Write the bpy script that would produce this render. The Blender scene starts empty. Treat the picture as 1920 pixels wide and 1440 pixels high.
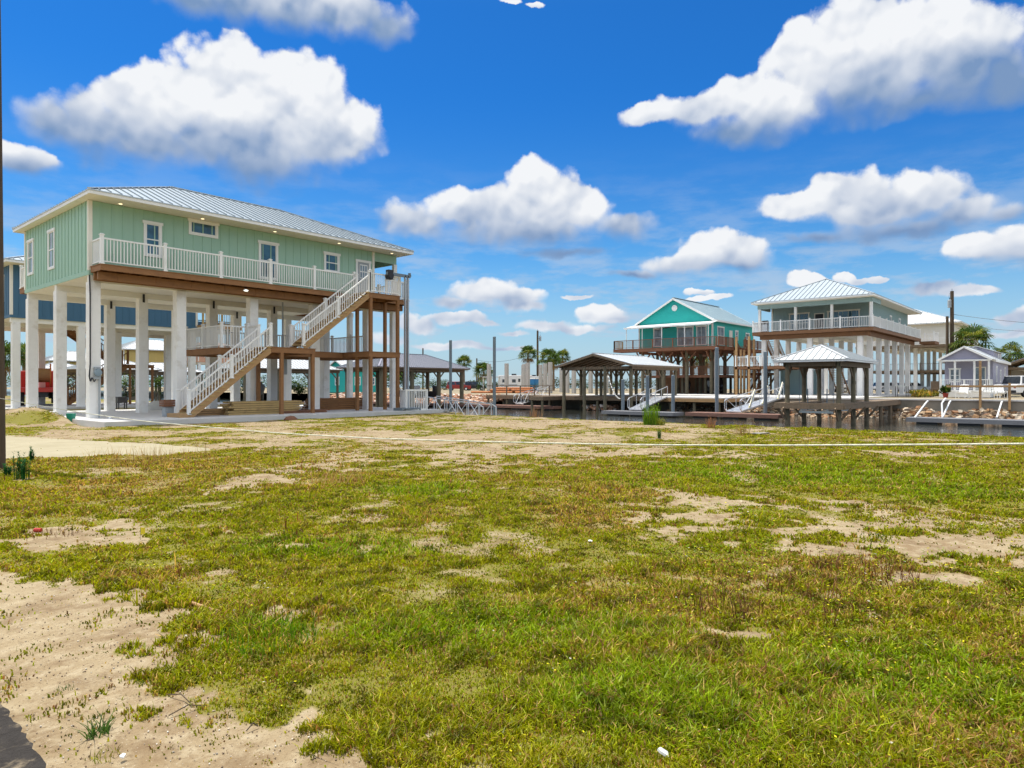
import bpy, math, random
import numpy as np
from math import radians as R, sin, cos, tan, pi, atan, atan2, sqrt
from mathutils import Vector, Matrix, noise as mnoise

SC = bpy.context.scene
COL = SC.collection
EYE = 1.55
YAW = R(-49.32)
RT = (cos(YAW), sin(YAW)); FW = (-sin(YAW), cos(YAW))

# ---------------------------------------------------------------- camera
cd = bpy.data.cameras.new('camera'); cam = bpy.data.objects.new('camera', cd); COL.objects.link(cam)
cam.location = (0, 0, EYE); cam.rotation_euler = (R(90), 0, YAW)
cd.lens = 24; cd.sensor_width = 36; cd.shift_y = 0.001; cd.clip_start = 0.05; cd.clip_end = 9000
SC.camera = cam

# ---------------------------------------------------------------- light
SUN_EL = R(71)
SUN_AZ = atan2(0.97, -0.22)            # direction towards the sun, from +X
EXPOSURE = 1.0
sl = bpy.data.lights.new('sun', 'SUN'); sl.energy = 2.7; sl.angle = R(0.6); sl.color = (1.0, 0.95, 0.86)
so = bpy.data.objects.new('sun', sl); COL.objects.link(so)
sd = Vector((cos(SUN_EL)*cos(SUN_AZ), cos(SUN_EL)*sin(SUN_AZ), sin(SUN_EL)))
so.rotation_euler = sd.to_track_quat('Z', 'Y').to_euler(); so.location = (0, 0, 60)
vs = SC.view_settings
vs.view_transform = 'Standard'; vs.look = 'None'; vs.exposure = EXPOSURE; vs.gamma = 1.0; vs.use_curve_mapping = False

def pix(u, v, d):
    "point at depth d seen at measured image position (survey helper)"
    t = (u-960)/1280
    return (d*(FW[0]+t*RT[0]), d*(FW[1]+t*RT[1]), EYE-d*(v-722)/1280)
def gp(u, d):
    p = pix(u, 722, d); return (p[0], p[1])

# ---------------------------------------------------------------- world
W = bpy.data.worlds.new('World'); SC.world = W; W.use_nodes = True
nt = W.node_tree; nt.nodes.clear()
class NG:
    "small node-graph writer"
    def __init__(s, tree): s.t = tree; s.n = tree.nodes; s.l = tree.links
    def new(s, typ, **kw):
        n = s.n.new(typ)
        for k, v in kw.items(): setattr(n, k, v)
        return n
    def put(s, sock, v):
        if isinstance(v, bpy.types.NodeSocket): s.l.new(v, sock)
        elif v is not None: sock.default_value = v
    def m(s, op, a, b=None, c=None, clamp=False):
        n = s.new('ShaderNodeMath', operation=op, use_clamp=clamp)
        s.put(n.inputs[0], a)
        if b is not None: s.put(n.inputs[1], b)
        if c is not None: s.put(n.inputs[2], c)
        return n.outputs[0]
    def vm(s, op, a, b=None, scale=None):
        n = s.new('ShaderNodeVectorMath', operation=op)
        s.put(n.inputs[0], a)
        if b is not None: s.put(n.inputs[1], b)
        if scale is not None: s.put(n.inputs['Scale'], scale)
        return n.outputs['Value'] if op in ('DOT_PRODUCT', 'LENGTH') else n.outputs[0]
    def noise(s, vec, scale, detail=4, rough=0.5, dist=0.0, col=False):
        n = s.new('ShaderNodeTexNoise'); s.put(n.inputs['Vector'], vec)
        n.inputs['Scale'].default_value = scale; n.inputs['Detail'].default_value = detail
        n.inputs['Roughness'].default_value = rough; n.inputs['Distortion'].default_value = dist
        return n.outputs['Color'] if col else n.outputs['Fac']
    def vor(s, vec, scale, feat='F1', smooth=None, rnd=1.0):
        n = s.new('ShaderNodeTexVoronoi', feature=feat); s.put(n.inputs['Vector'], vec)
        n.inputs['Scale'].default_value = scale; n.inputs['Randomness'].default_value = rnd
        if smooth is not None: n.inputs['Smoothness'].default_value = smooth
        return n.outputs['Distance']
    def mix(s, f, a, b, mode='MIX'):
        n = s.new('ShaderNodeMixRGB', blend_type=mode)
        s.put(n.inputs[0], f); s.put(n.inputs[1], a); s.put(n.inputs[2], b)
        return n.outputs[0]
    def ramp(s, f, a, b, lo=0.0, hi=1.0, smooth=True):
        n = s.new('ShaderNodeMapRange', interpolation_type='SMOOTHSTEP' if smooth else 'LINEAR')
        s.put(n.inputs[0], f); s.put(n.inputs[1], a); s.put(n.inputs[2], b)
        n.inputs[3].default_value = lo; n.inputs[4].default_value = hi
        return n.outputs[0]
g = NG(nt)
sky = g.new('ShaderNodeTexSky', sky_type='NISHITA'); sky.sun_disc = False
sky.sun_elevation = SUN_EL; sky.sun_rotation = R(90)-SUN_AZ
sky.altitude = 0; sky.air_density = 1.0; sky.dust_density = 0.3; sky.ozone_density = 3.0
tc = g.new('ShaderNodeTexCoord'); D = tc.outputs['Generated']
df = g.vm('DOT_PRODUCT', D, (FW[0], FW[1], 0)); dr = g.vm('DOT_PRODUCT', D, (RT[0], RT[1], 0))
sep = g.new('ShaderNodeSeparateXYZ'); g.put(sep.inputs[0], D)
az = g.m('ARCTAN2', dr, df); el = g.m('ARCSINE', sep.outputs['Z'])
cmb = g.new('ShaderNodeCombineXYZ'); g.put(cmb.inputs[0], az); g.put(cmb.inputs[1], el)
P0 = cmb.outputs[0]
# billowy warp of the sky coordinates
w1 = g.vm('SUBTRACT', g.noise(P0, 9, 7, 0.60, col=True), (0.5, 0.5, 0.5))
P1 = g.vm('ADD', P0, g.vm('SCALE', w1, scale=0.042))
def ae(u, v):
    a = atan((u-960)/1280); return a, atan((722-v)/1280*cos(a))
CLOUDS = [  # base v, top v, brightness, blobs (u, v, ru, rv)
 (350, 85, 1.0, [(430,170,90,85),(330,195,105,80),(520,195,105,78),(590,180,58,62),(245,190,62,62),(180,235,95,55),(100,225,72,42),(650,245,75,50),(400,260,215,75),(480,290,160,60),(570,255,110,70),(295,265,150,52)]),
 (75, -60, .8, [(500,-5,200,45),(640,25,120,35),(725,50,55,26),(360,-8,90,28)]),
 (225, 0, 1.0, [(1600,65,85,85),(1700,105,125,92),(1800,115,120,105),(1530,125,85,65),(1890,145,100,85),(1480,105,30,25),(1620,165,160,65),(1730,190,120,38)]),
 (285, 150, .95, [(1365,185,62,36),(1300,205,65,34),(1460,210,130,46),(1380,245,115,36),(1215,215,60,18)]),
 (480, 310, 1.0, [(1015,370,82,60),(1090,395,85,46),(940,400,85,42),(865,395,75,38),(780,412,80,36),(1155,418,72,32),(985,435,190,36),(1060,472,90,12)]),
 (458, 315, .95, [(1730,365,78,48),(1580,365,75,46),(1640,390,110,36),(1495,390,75,26),(1800,400,85,36),(1700,425,170,26),(1540,445,80,14),(1890,400,60,22)]),
 (530, 437, 1.0, [(1350,475,72,36),(1290,500,80,24),(1395,485,45,34),(1190,513,60,9)]),
 (505, 425, 1.0, [(1850,465,85,32),(1900,458,80,40),(1950,470,60,42)]),
 (332, 265, .95, [(25,300,78,28)]),
 (586, 522, .95, [(905,552,72,30),(960,562,68,24),(850,570,45,15),(980,575,60,12)]),
 (625, 575, .8, [(1105,590,26,15),(1132,594,34,15),(1150,602,30,9),(850,601,40,11),(885,599,34,13),(915,606,26,7),(765,603,26,17),(792,611,28,13),(735,640,60,16),(1020,612,60,9),(1080,618,70,8),(960,625,40,6)]),
 (560, 515, .85, [(1735,540,34,16),(1765,537,30,14),(1795,546,36,9),(1840,546,44,8),(1505,528,26,12),(1528,533,22,8),(1578,523,24,10),(1602,529,22,7),(1640,527,16,6),(1300,548,20,7),(1322,552,20,5)]),
 (640, 580, .75, [(1890,597,26,13),(1918,592,30,16),(1850,629,40,8),(1895,626,40,9),(840,648,80,7),(960,652,90,6),(1310,562,26,5),(1345,559,30,6),(1080,560,30,5)]),
 (18, -10, .8, [(965,2,26,7),(1000,6,24,6),(1740,8,60,9)]),
]
F = None; S = None
for base, top, br, blobs in CLOUDS:
    fc = None
    for (u, v, ru, rv) in blobs:
        a, e = ae(u, v); ca = cos(a)
        sa = 1.10*ru/1280*ca*ca; se = 1.12*rv/1280*ca
        q = g.vm('MULTIPLY', g.vm('SUBTRACT', P1, (a, e, 0)), (1/sa, 1/se, 0))
        f = g.m('SUBTRACT', 1.0, g.vm('LENGTH', q))
        fc = f if fc is None else g.m('SMOOTH_MAX', fc, f, 0.25)
    um = sum(b[0] for b in blobs)/len(blobs)
    eb = ae(um, base)[1]; et = ae(um, top)[1]
    h = g.ramp(el, eb, et, 0, 1, smooth=False)
    # flat underside
    fc = g.m('SUBTRACT', fc, g.ramp(el, eb-0.030, eb-0.002, 0.9, 0.0))
    h = g.m('MAXIMUM', g.m('MULTIPLY', h, br), 0.42 if top > 500 else 0.0)
    if F is None: F, S = fc, h
    else:
        pick = g.ramp(g.m('SUBTRACT', fc, F), -0.25, 0.25)
        S = g.m('ADD', g.m('MULTIPLY', S, g.m('SUBTRACT', 1.0, pick)), g.m('MULTIPLY', h, pick))
        F = g.m('MAXIMUM', F, fc)
# unseen sky out of view: cloud cover added there as fill light
gen = g.m('MULTIPLY', g.m('SUBTRACT', g.noise(D, 3.2, 7, 0.55), 0.455), 3.0)
out = g.m('MAXIMUM', g.ramp(g.m('ABSOLUTE', az), 0.72, 0.95), g.ramp(el, 0.50, 0.68))
gen = g.m('ADD', gen, g.m('MULTIPLY', g.m('SUBTRACT', out, 1.0), 4.0))
F = g.m('MAXIMUM', F, gen)
b1 = g.vor(P1, 24, 'SMOOTH_F1', 0.6); b2 = g.vor(P1, 60, 'SMOOTH_F1', 0.5)
nz = g.noise(P0, 24, 9, 0.66)
b0 = g.vor(P1, 13, 'SMOOTH_F1', 0.7)
dens = g.m('ADD', g.m('ADD', F, 0.13), g.m('MULTIPLY', g.m('SUBTRACT', 0.42, b0), 0.40))
dens = g.m('ADD', dens, g.m('MULTIPLY', g.m('SUBTRACT', 0.42, b1), 0.55))
dens = g.m('ADD', dens, g.m('MULTIPLY', g.m('SUBTRACT', 0.42, b2), 0.26))
dens = g.m('ADD', dens, g.m('MULTIPLY', g.m('SUBTRACT', nz, 0.5), 0.42))
Sc = g.m('MINIMUM', g.m('MAXIMUM', S, 0.0), 1.0)
edge = g.ramp(Sc, 0.05, 0.7, 1.0, 0.24)
alpha = g.ramp(dens, 0.0, edge)
# relief: billows seen against their neighbour up-sun
off = g.vm('ADD', P1, (0.006, -0.020, 0))
b1o = g.vor(off, 24, 'SMOOTH_F1', 0.6); b2o = g.vor(g.vm('ADD', P1, (0.003, -0.009, 0)), 60, 'SMOOTH_F1', 0.5)
nzo = g.noise(g.vm('ADD', P0, (0.004, -0.012, 0)), 24, 8, 0.58)
rel = g.m('ADD', g.m('MULTIPLY', g.m('SUBTRACT', b1o, b1), 0.62), g.m('MULTIPLY', g.m('SUBTRACT', b2o, b2), 0.26))
rel = g.m('ADD', rel, g.m('MULTIPLY', g.m('SUBTRACT', nz, nzo), 0.12))
thick = g.ramp(dens, 0.1, 1.3)
nl = g.noise(P1, 9, 3, 0.5); nlo = g.noise(g.vm('ADD', P1, (0.018, -0.045, 0)), 9, 3, 0.5)
rel = g.m('ADD', rel, g.m('MULTIPLY', g.m('SUBTRACT', nl, nlo), 0.55))
lum = g.m('ADD', g.ramp(g.m('ADD', Sc, g.m('MULTIPLY', g.m('SUBTRACT', nl, 0.5), 0.55)), 0.0, 0.78, 0.06, 1.0), g.m('MULTIPLY', rel, g.ramp(Sc, 0.0, 0.5, 0.25, 1.0)))
lum = g.m('SUBTRACT', lum, g.m('MULTIPLY', g.m('MULTIPLY', thick, g.m('SUBTRACT', 1.0, Sc)), 0.25), clamp=True)
CL_LO = (1.0, 1.6, 2.7, 1); CL_HI = (4.5, 4.6, 4.75, 1)
ccol = g.mix(lum, CL_LO, CL_HI)
ccol = g.mix(out, ccol, g.mix(lum, (3.6, 3.9, 4.4, 1), (8.2, 8.15, 8.0, 1)))  # out-of-view clouds brighter than the visible ones, to lift the shade
hs = g.new('ShaderNodeHueSaturation'); hs.inputs['Saturation'].default_value = 1.0; hs.inputs['Value'].default_value = 0.86
hs.inputs['Hue'].default_value = 0.503
tint = g.mix(g.ramp(el, 0.02, 0.42), (.36, .68, .80, 1), (.085, .47, .84, 1))
tint = g.mix(out, tint, (.6, .8, .9, 1))
g.put(hs.inputs['Color'], g.mix(1.0, sky.outputs[0], tint, 'MULTIPLY'))
# pale band of thin cloud near the horizon
lowm = g.m('MULTIPLY', g.ramp(el, 0.20, 0.0), 0.72)
wisp = g.ramp(g.noise(g.vm('MULTIPLY', P0, (1, 3.5, 1)), 9, 7, 0.6), 0.40, 0.66, 0, 0.85)
wisp = g.m('MULTIPLY', wisp, g.m('MULTIPLY', g.ramp(el, 0.0, 0.03), g.ramp(el, 0.34, 0.04)))
skyc = g.mix(g.m('MAXIMUM', lowm, wisp), hs.outputs[0], (2.55, 3.05, 3.75, 1))
full = g.mix(alpha, skyc, ccol)
bgn = g.new('ShaderNodeBackground'); bgn.inputs['Strength'].default_value = 0.10
g.put(bgn.inputs['Color'], full)
wo = g.new('ShaderNodeOutputWorld'); g.l.new(bgn.outputs[0], wo.inputs[0])
try:
    W.cycles.sampling_method = 'MANUAL'; W.cycles.sample_map_resolution = 512
except Exception: pass

# ---------------------------------------------------------------- materials
def mat(name, base, rough=0.6, var=0.12, scale=3.0, bump=0.0, bscale=30.0, metal=0.0, spec=0.5, streak=None, dirt=None, attr=None, trans=0.0):
    m = bpy.data.materials.new(name); m.use_nodes = True
    t = m.node_tree; p = t.nodes['Principled BSDF']; q = NG(t)
    tc = q.new('ShaderNodeTexCoord'); V = tc.outputs['Object']
    if streak: V2 = q.vm('MULTIPLY', V, streak)
    else: V2 = V
    if attr:
        a = q.new('ShaderNodeAttribute', attribute_name=attr); c0 = a.outputs['Color']
    else:
        c0 = (*base, 1)
    n1 = q.noise(V2, scale, 5, 0.6); n2 = q.noise(V2, scale*7, 3, 0.6)
    f = q.m('ADD', q.m('MULTIPLY', q.m('SUBTRACT', n1, 0.5), var*4), q.m('MULTIPLY', q.m('SUBTRACT', n2, 0.5), var*1.5))
    f = q.m('ADD', f, 1.0)
    cc = q.new('ShaderNodeCombineXYZ'); [q.put(cc.inputs[i], f) for i in range(3)]
    col = q.mix(1.0, c0, cc.outputs[0], 'MULTIPLY')
    if dirt:
        dm = q.ramp(q.noise(V, dirt[1], 6, 0.65), 0.52, 0.72, 0, dirt[2])
        col = q.mix(dm, col, (*dirt[0], 1))
    q.put(p.inputs['Base Color'], col)
    p.inputs['Roughness'].default_value = rough; p.inputs['Metallic'].default_value = metal
    p.inputs['Specular IOR Level'].default_value = spec
    if trans: p.inputs['Transmission Weight'].default_value = trans
    if bump:
        b = q.new('ShaderNodeBump'); b.inputs['Strength'].default_value = bump; b.inputs['Distance'].default_value = 0.02
        q.put(b.inputs['Height'], q.noise(V2, bscale, 5, 0.6)); q.l.new(b.outputs[0], p.inputs['Normal'])
    return m
M = {}
def dm(k, *a, **kw): M[k] = mat(k, *a, **kw)
dm('white', (.80,.80,.78), .5, .04, 1.5, dirt=((.55,.52,.45), 1.2, .25))
dm('cream', (.78,.75,.66), .6, .05, .8, dirt=((.6,.55,.45), .9, .25))
dm('column', (.80,.79,.76), .7, .05, 1.2, .15, 25, dirt=((.52,.47,.38), 1.6, .45))
dm('mint', (.315,.50,.39), .6, .05, 1.2, streak=(3,3,.3))
dm('blue', (.045,.13,.22), .6, .06, 1.2, streak=(3,3,.3))
dm('teal', (.012,.40,.36), .6, .05, 1.0, streak=(1,1,3))
dm('seagrey', (.26,.38,.39), .6, .05, 1.2, streak=(3,3,.3))
dm('lav', (.30,.295,.385), .6, .05, 1.2, streak=(1,1,3))
dm('yellow', (.62,.45,.14), .6, .05, 1.2)
dm('salmon', (.62,.34,.22), .6, .05, 1.2)
dm('woodbrown', (.20,.095,.04), .7, .16, 2.5, .35, 12, streak=(1,1,5), dirt=((.10,.05,.025), 2.0, .5))
dm('wood', (.26,.120,.042), .7, .16, 2.5, .35, 12, streak=(1,1,5), dirt=((.16,.07,.03), 2.0, .5))
dm('woodlight', (.40,.24,.105), .7, .14, 2.5, .35, 12, streak=(1,1,5), dirt=((.22,.13,.06), 2.0, .5))
dm('woodfresh', (.44,.30,.12), .7, .16, 3.0, .3, 12, dirt=((.25,.15,.06), 2.5, .6))
dm('woodold', (.19,.135,.085), .8, .18, 2.5, .5, 14, streak=(3,3,.6), dirt=((.09,.08,.05), 2.0, .6))
dm('woodred', (.20,.085,.042), .7, .16, 2.5, .4, 12, dirt=((.14,.06,.03), 2.0, .5))
dm('pilewood', (.16,.135,.085), .85, .2, 3, .6, 18, streak=(3,3,.5), dirt=((.05,.05,.03), 1.2, .7))
dm('polewood', (.09,.06,.035), .85, .2, 6, .6, 30, streak=(4,4,.4), dirt=((.05,.04,.02), 3, .6))
dm('seam_shade', (.20,.24,.27), .5, .05, 2, metal=.2)  # ribs coloured darker than the sheet, standing in for their shadow lines
dm('seam_shade_light', (.38,.41,.42), .5, .05, 2, metal=.1)  # ribs of the white roofs, shadow line likewise put into the colour
dm('roofmetal', (.44,.50,.54), .36, .03, .5, .04, 6, metal=.3, dirt=((.5,.5,.48), .7, .2))
dm('roofwhite', (.60,.62,.63), .4, .03, .6, .04, 6, metal=.1, dirt=((.62,.62,.6), .7, .25))
dm('roofgrey', (.30,.29,.34), .45, .05, .6, .04, 6, metal=.2)
dm('steel', (.42,.46,.50), .45, .06, 3, metal=.5)
dm('roofpale', (.34,.44,.48), .4, .03, .6, .04, 6, metal=.15)
dm('shedgrey', (.42,.40,.37), .7, .05, 1)
dm('concrete', (.40,.385,.36), .85, .12, .8, .3, 20, dirt=((.22,.21,.18), .5, .6))
dm('slab', (.56,.55,.53), .85, .08, .8, .2, 25, dirt=((.40,.37,.32), .8, .5))
dm('seawall', (.26,.235,.19), .9, .16, .7, .4, 12, streak=(1,1,.5), dirt=((.13,.12,.09), .6, .7))
dm('cmu', (.42,.40,.37), .9, .12, 1.2, .4, 14)
dm('alu', (.72,.74,.76), .35, .06, 3, metal=.8)
dm('galv', (.17,.21,.24), .5, .12, 3, metal=.3, dirt=((.2,.22,.22), 2, .4))
dm('darkmetal', (.03,.03,.035), .5, .1, 3, metal=.3)
dm('black', (.02,.02,.022), .5, .1, 3)
dm('dockbrown', (.21,.11,.08), .8, .15, 2, .3, 10)
dm('dockgrey', (.19,.19,.20), .7, .12, 2, .2, 12)
dm('red', (.45,.03,.02), .35, .08, 3, dirt=((.2,.05,.03), 2, .3))
dm('orange', (.62,.20,.05), .5, .1, 3)
dm('carwhite', (.78,.78,.78), .25, .02, 2)
dm('carred', (.28,.03,.025), .25, .04, 2)
dm('tyre', (.025,.025,.025), .8, .1, 8)
dm('greybox', (.33,.36,.38), .5, .06, 3)
dm('greenplastic', (.0,.22,.14), .4, .05, 3)
dm('rope', (.78,.76,.60), .8, .06, 20, .6, 220)
dm('barkpalm', (.19,.13,.08), .9, .25, 5, .8, 16, streak=(1,1,4))
dm('canvas', (.62,.66,.63), .8, .06, 4)
dm('paper', (.82,.82,.80), .8, .03, 10)
dm('flagyellow', (.75,.60,.02), .6, .05, 10)
dm('portable', (.02,.16,.36), .45, .05, 3)
dm('timberpile', (.42,.15,.05), .8, .22, 2.5, .5, 10, dirt=((.2,.09,.04), 1.5, .6))
dm('stoneA', (.44,.28,.16), .9, .35, 1.3, .6, 6, dirt=((.13,.08,.05), 1.1, .5))
dm('leaf', (.1,.2,.03), .6, .15, 3, attr='tint')
dm('plasticwhite', (.80,.80,.78), .4, .03, 4)
dm('sack', (.60,.60,.58), .8, .08, 5, .3, 8)
dm('asphalt', (.045,.040,.036), .95, .35, 9, .8, 60, spec=.1, dirt=((.30,.24,.16), 7, .95))
def glassmat(name, col, rough=.06):
    m = bpy.data.materials.new(name); m.use_nodes = True
    t = m.node_tree; p = t.nodes['Principled BSDF']; q = NG(t)
    tc = q.new('ShaderNodeTexCoord')
    c = q.mix(q.ramp(q.noise(tc.outputs['Object'], 1.2, 3), .35, .65), (*col, 1), (*[k*2.2 for k in col], 1))
    q.put(p.inputs['Base Color'], c); p.inputs['Roughness'].default_value = rough
    p.inputs['Specular IOR Level'].default_value = 0.8
    b = q.new('ShaderNodeBump'); b.inputs['Strength'].default_value = .05; q.put(b.inputs['Height'], q.noise(tc.outputs['Object'], 1.5, 2)); q.l.new(b.outputs[0], p.inputs['Normal'])
    M[name] = m
glassmat('glass', (.02,.06,.09)); glassmat('glassgrey', (.10,.13,.15)); glassmat('carglass', (.02,.025,.03))
def emis(name, col, st):
    m = bpy.data.materials.new(name); m.use_nodes = True
    p = m.node_tree.nodes['Principled BSDF']; p.inputs['Emission Color'].default_value = (*col, 1); p.inputs['Emission Strength'].default_value = st
    p.inputs['Base Color'].default_value = (*col, 1); M[name] = m
emis('lamp', (1, .82, .5), .9); emis('floodlamp', (.95, 1, .9), 2.5)
emis('taillamp', (.5, .02, .01), .0)

# ---------------------------------------------------------------- builders
def rootloc(o):
    v = Vector((0, 0, 0))
    while o is not None: v += Vector(o.location); o = o.parent
    return v
def tag(o, label=None, cat=None, group=None, kind=None):
    if label: o['label'] = label
    if cat: o['category'] = cat
    if group: o['group'] = group
    if kind: o['kind'] = kind
    return o
def thing(name, label, cat, loc=(0,0,0), group=None, kind=None, rot=0):
    o = bpy.data.objects.new(name, None); COL.objects.link(o); o.location = loc; o.rotation_euler = (0, 0, rot)
    o.empty_display_size = .3
    return tag(o, label, cat, group, kind)
class MB:
    def __init__(s): s.v = []; s.f = []; s.n = 0
    def add(s, vs, fs):
        s.v.extend(vs); s.f.extend([tuple(i+s.n for i in f) for f in fs]); s.n += len(vs); return s
    def box(s, x0, y0, z0, x1, y1, z1):
        x0, x1 = min(x0,x1), max(x0,x1); y0, y1 = min(y0,y1), max(y0,y1); z0, z1 = min(z0,z1), max(z0,z1)
        return s.add([(x0,y0,z0),(x1,y0,z0),(x1,y1,z0),(x0,y1,z0),(x0,y0,z1),(x1,y0,z1),(x1,y1,z1),(x0,y1,z1)],
              [(0,3,2,1),(4,5,6,7),(0,1,5,4),(1,2,6,5),(2,3,7,6),(3,0,4,7)])
    def cbox(s, x, y, z, wx, wy, h):      # centred on x,y standing on z
        return s.box(x-wx/2, y-wy/2, z, x+wx/2, y+wy/2, z+h)
    def bar(s, p, q, w, h, up=(0,0,1)):
        p = Vector(p); q = Vector(q); d = (q-p)
        if d.length < 1e-6: return s
        d.normalize(); up = Vector(up)
        a = d.cross(up)
        if a.length < 1e-4: a = d.cross(Vector((1,0,0)))
        a.normalize(); b = a.cross(d).normalized()
        a *= w/2; b *= h/2
        vs = [tuple(c+sa*a+sb*b) for c in (p, q) for sa, sb in ((-1,-1),(1,-1),(1,1),(-1,1))]
        return s.add(vs, [(0,1,2,3),(7,6,5,4),(0,4,5,1),(1,5,6,2),(2,6,7,3),(3,7,4,0)])
    def cyl(s, p, q, r0, r1=None, n=8, caps=True):
        p = Vector(p); q = Vector(q); d = (q-p).normalized(); r1 = r0 if r1 is None else r1
        a = d.cross(Vector((0,0,1)))
        if a.length < 1e-3: a = Vector((1,0,0))
        a.normalize(); b = d.cross(a)
        vs = []
        for c, r in ((p,r0),(q,r1)):
            for i in range(n):
                t = 2*pi*i/n; vs.append(tuple(c+a*(r*cos(t))+b*(r*sin(t))))
        fs = [(i,(i+1)%n,n+(i+1)%n,n+i) for i in range(n)]
        if caps: fs += [tuple(range(n-1,-1,-1)), tuple(range(n,2*n))]
        return s.add(vs, fs)
    def tube(s, pts, r, n=6):
        for a, b in zip(pts, pts[1:]): s.cyl(a, b, r, r, n)
        return s
    def poly(s, pts): return s.add([tuple(p) for p in pts], [tuple(range(len(pts)))])
    def prism(s, pts, vec):
        n = len(pts); vec = Vector(vec)
        vs = [tuple(p) for p in pts]+[tuple(Vector(p)+vec) for p in pts]
        return s.add(vs, [tuple(range(n-1,-1,-1)), tuple(range(n,2*n))]+[(i,(i+1)%n,n+(i+1)%n,n+i) for i in range(n)])
    def build(s, name, m, parent=None, smooth=False, bevel=0, **kw):
        off = rootloc(parent) if parent is not None else Vector((0,0,0))
        me = bpy.data.meshes.new(name)
        V = np.array(s.v, dtype=np.float64).reshape(-1,3)
        if parent is None:
            off = Vector(((V[:,0].min()+V[:,0].max())/2, (V[:,1].min()+V[:,1].max())/2, V[:,2].min()))
        V = V-np.array(off)
        me.from_pydata(V.tolist(), [], s.f)
        me.materials.append(M[m] if isinstance(m, str) else m)
        if smooth: me.polygons.foreach_set('use_smooth', [True]*len(me.polygons))
        me.update()
        o = bpy.data.objects.new(name, me); COL.objects.link(o)
        if parent is not None: o.parent = parent
        else: o.location = off
        if bevel:
            b = o.modifiers.new('bevel', 'BEVEL'); b.width = bevel; b.segments = 2; b.limit_method = 'ANGLE'
        return tag(o, **kw) if kw else o
def copy_tree(o, loc=None, rot=None, label=None, parent=None):
    c = o.copy(); COL.objects.link(c)
    if parent is not None: c.parent = parent
    for ch in list(o.children): copy_tree(ch, parent=c)
    if loc is not None: c.location = loc
    if rot is not None: c.rotation_euler = (0, 0, rot)
    if label: c['label'] = label
    return c
def fmap(face, plane):
    "wall coordinates (a along the wall, o outwards, z) to world"
    return {'y-': lambda a,o,z: (a, plane-o, z), 'y+': lambda a,o,z: (a, plane+o, z),
            'x-': lambda a,o,z: (plane-o, a, z), 'x+': lambda a,o,z: (plane+o, a, z)}[face]
def fbox(mb, F, a0, o0, z0, a1, o1, z1):
    p = F(a0,o0,z0); q = F(a1,o1,z1); return mb.box(*p, *q)

def window(par, face, plane, a, z0, w, h, sash=True, mframe='white', mglass='glass', muntin=0, head=True, name='window'):
    F = fmap(face, plane); t = .10; f = MB()
    fbox(f, F, a-w/2-t, .0, z0-t, a-w/2, .05, z0+h); fbox(f, F, a+w/2, .0, z0-t, a+w/2+t, .05, z0+h)
    fbox(f, F, a-w/2, .0, z0-t, a+w/2, .047, z0)
    e = .05 if head else 0
    fbox(f, F, a-w/2-t-e, .0, z0+h, a+w/2+t+e, .065, z0+h+t*1.2)
    s = .035
    fbox(f, F, a-w/2, -.02, z0, a-w/2+s, .03, z0+h); fbox(f, F, a+w/2-s, -.02, z0, a+w/2, .03, z0+h)
    fbox(f, F, a-w/2+s, -.02, z0+h-s, a+w/2-s, .03, z0+h); fbox(f, F, a-w/2+s, -.02, z0, a+w/2-s, .03, z0+s)
    if sash: fbox(f, F, a-w/2+s, -.02, z0+h*.5-.03, a+w/2-s, .028, z0+h*.5+.02)
    if muntin:
        for i in range(1, muntin):
            x = a-w/2+w*i/muntin; fbox(f, F, x-.015, -.01, z0+s, x+.015, .024, z0+h-s)
    o = f.build(name, mframe, par)
    p = MB(); fbox(p, F, a-w/2+.01, -.01, z0+.01, a+w/2-.01, .008, z0+h-.01); p.build('pane', mglass, o)
    return o
def battens(mb, face, plane, a0, a1, z0, z1, sp=.42, w=.045, o=.022):
    F = fmap(face, plane); n = max(1, int(round((a1-a0)/sp)))
    for i in range(n+1):
        a = a0+(a1-a0)*i/n; a = min(max(a, a0+w/2), a1-w/2)
        fbox(mb, F, a-w/2, -.005, z0+.02, a+w/2, o, z1-.003)
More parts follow.
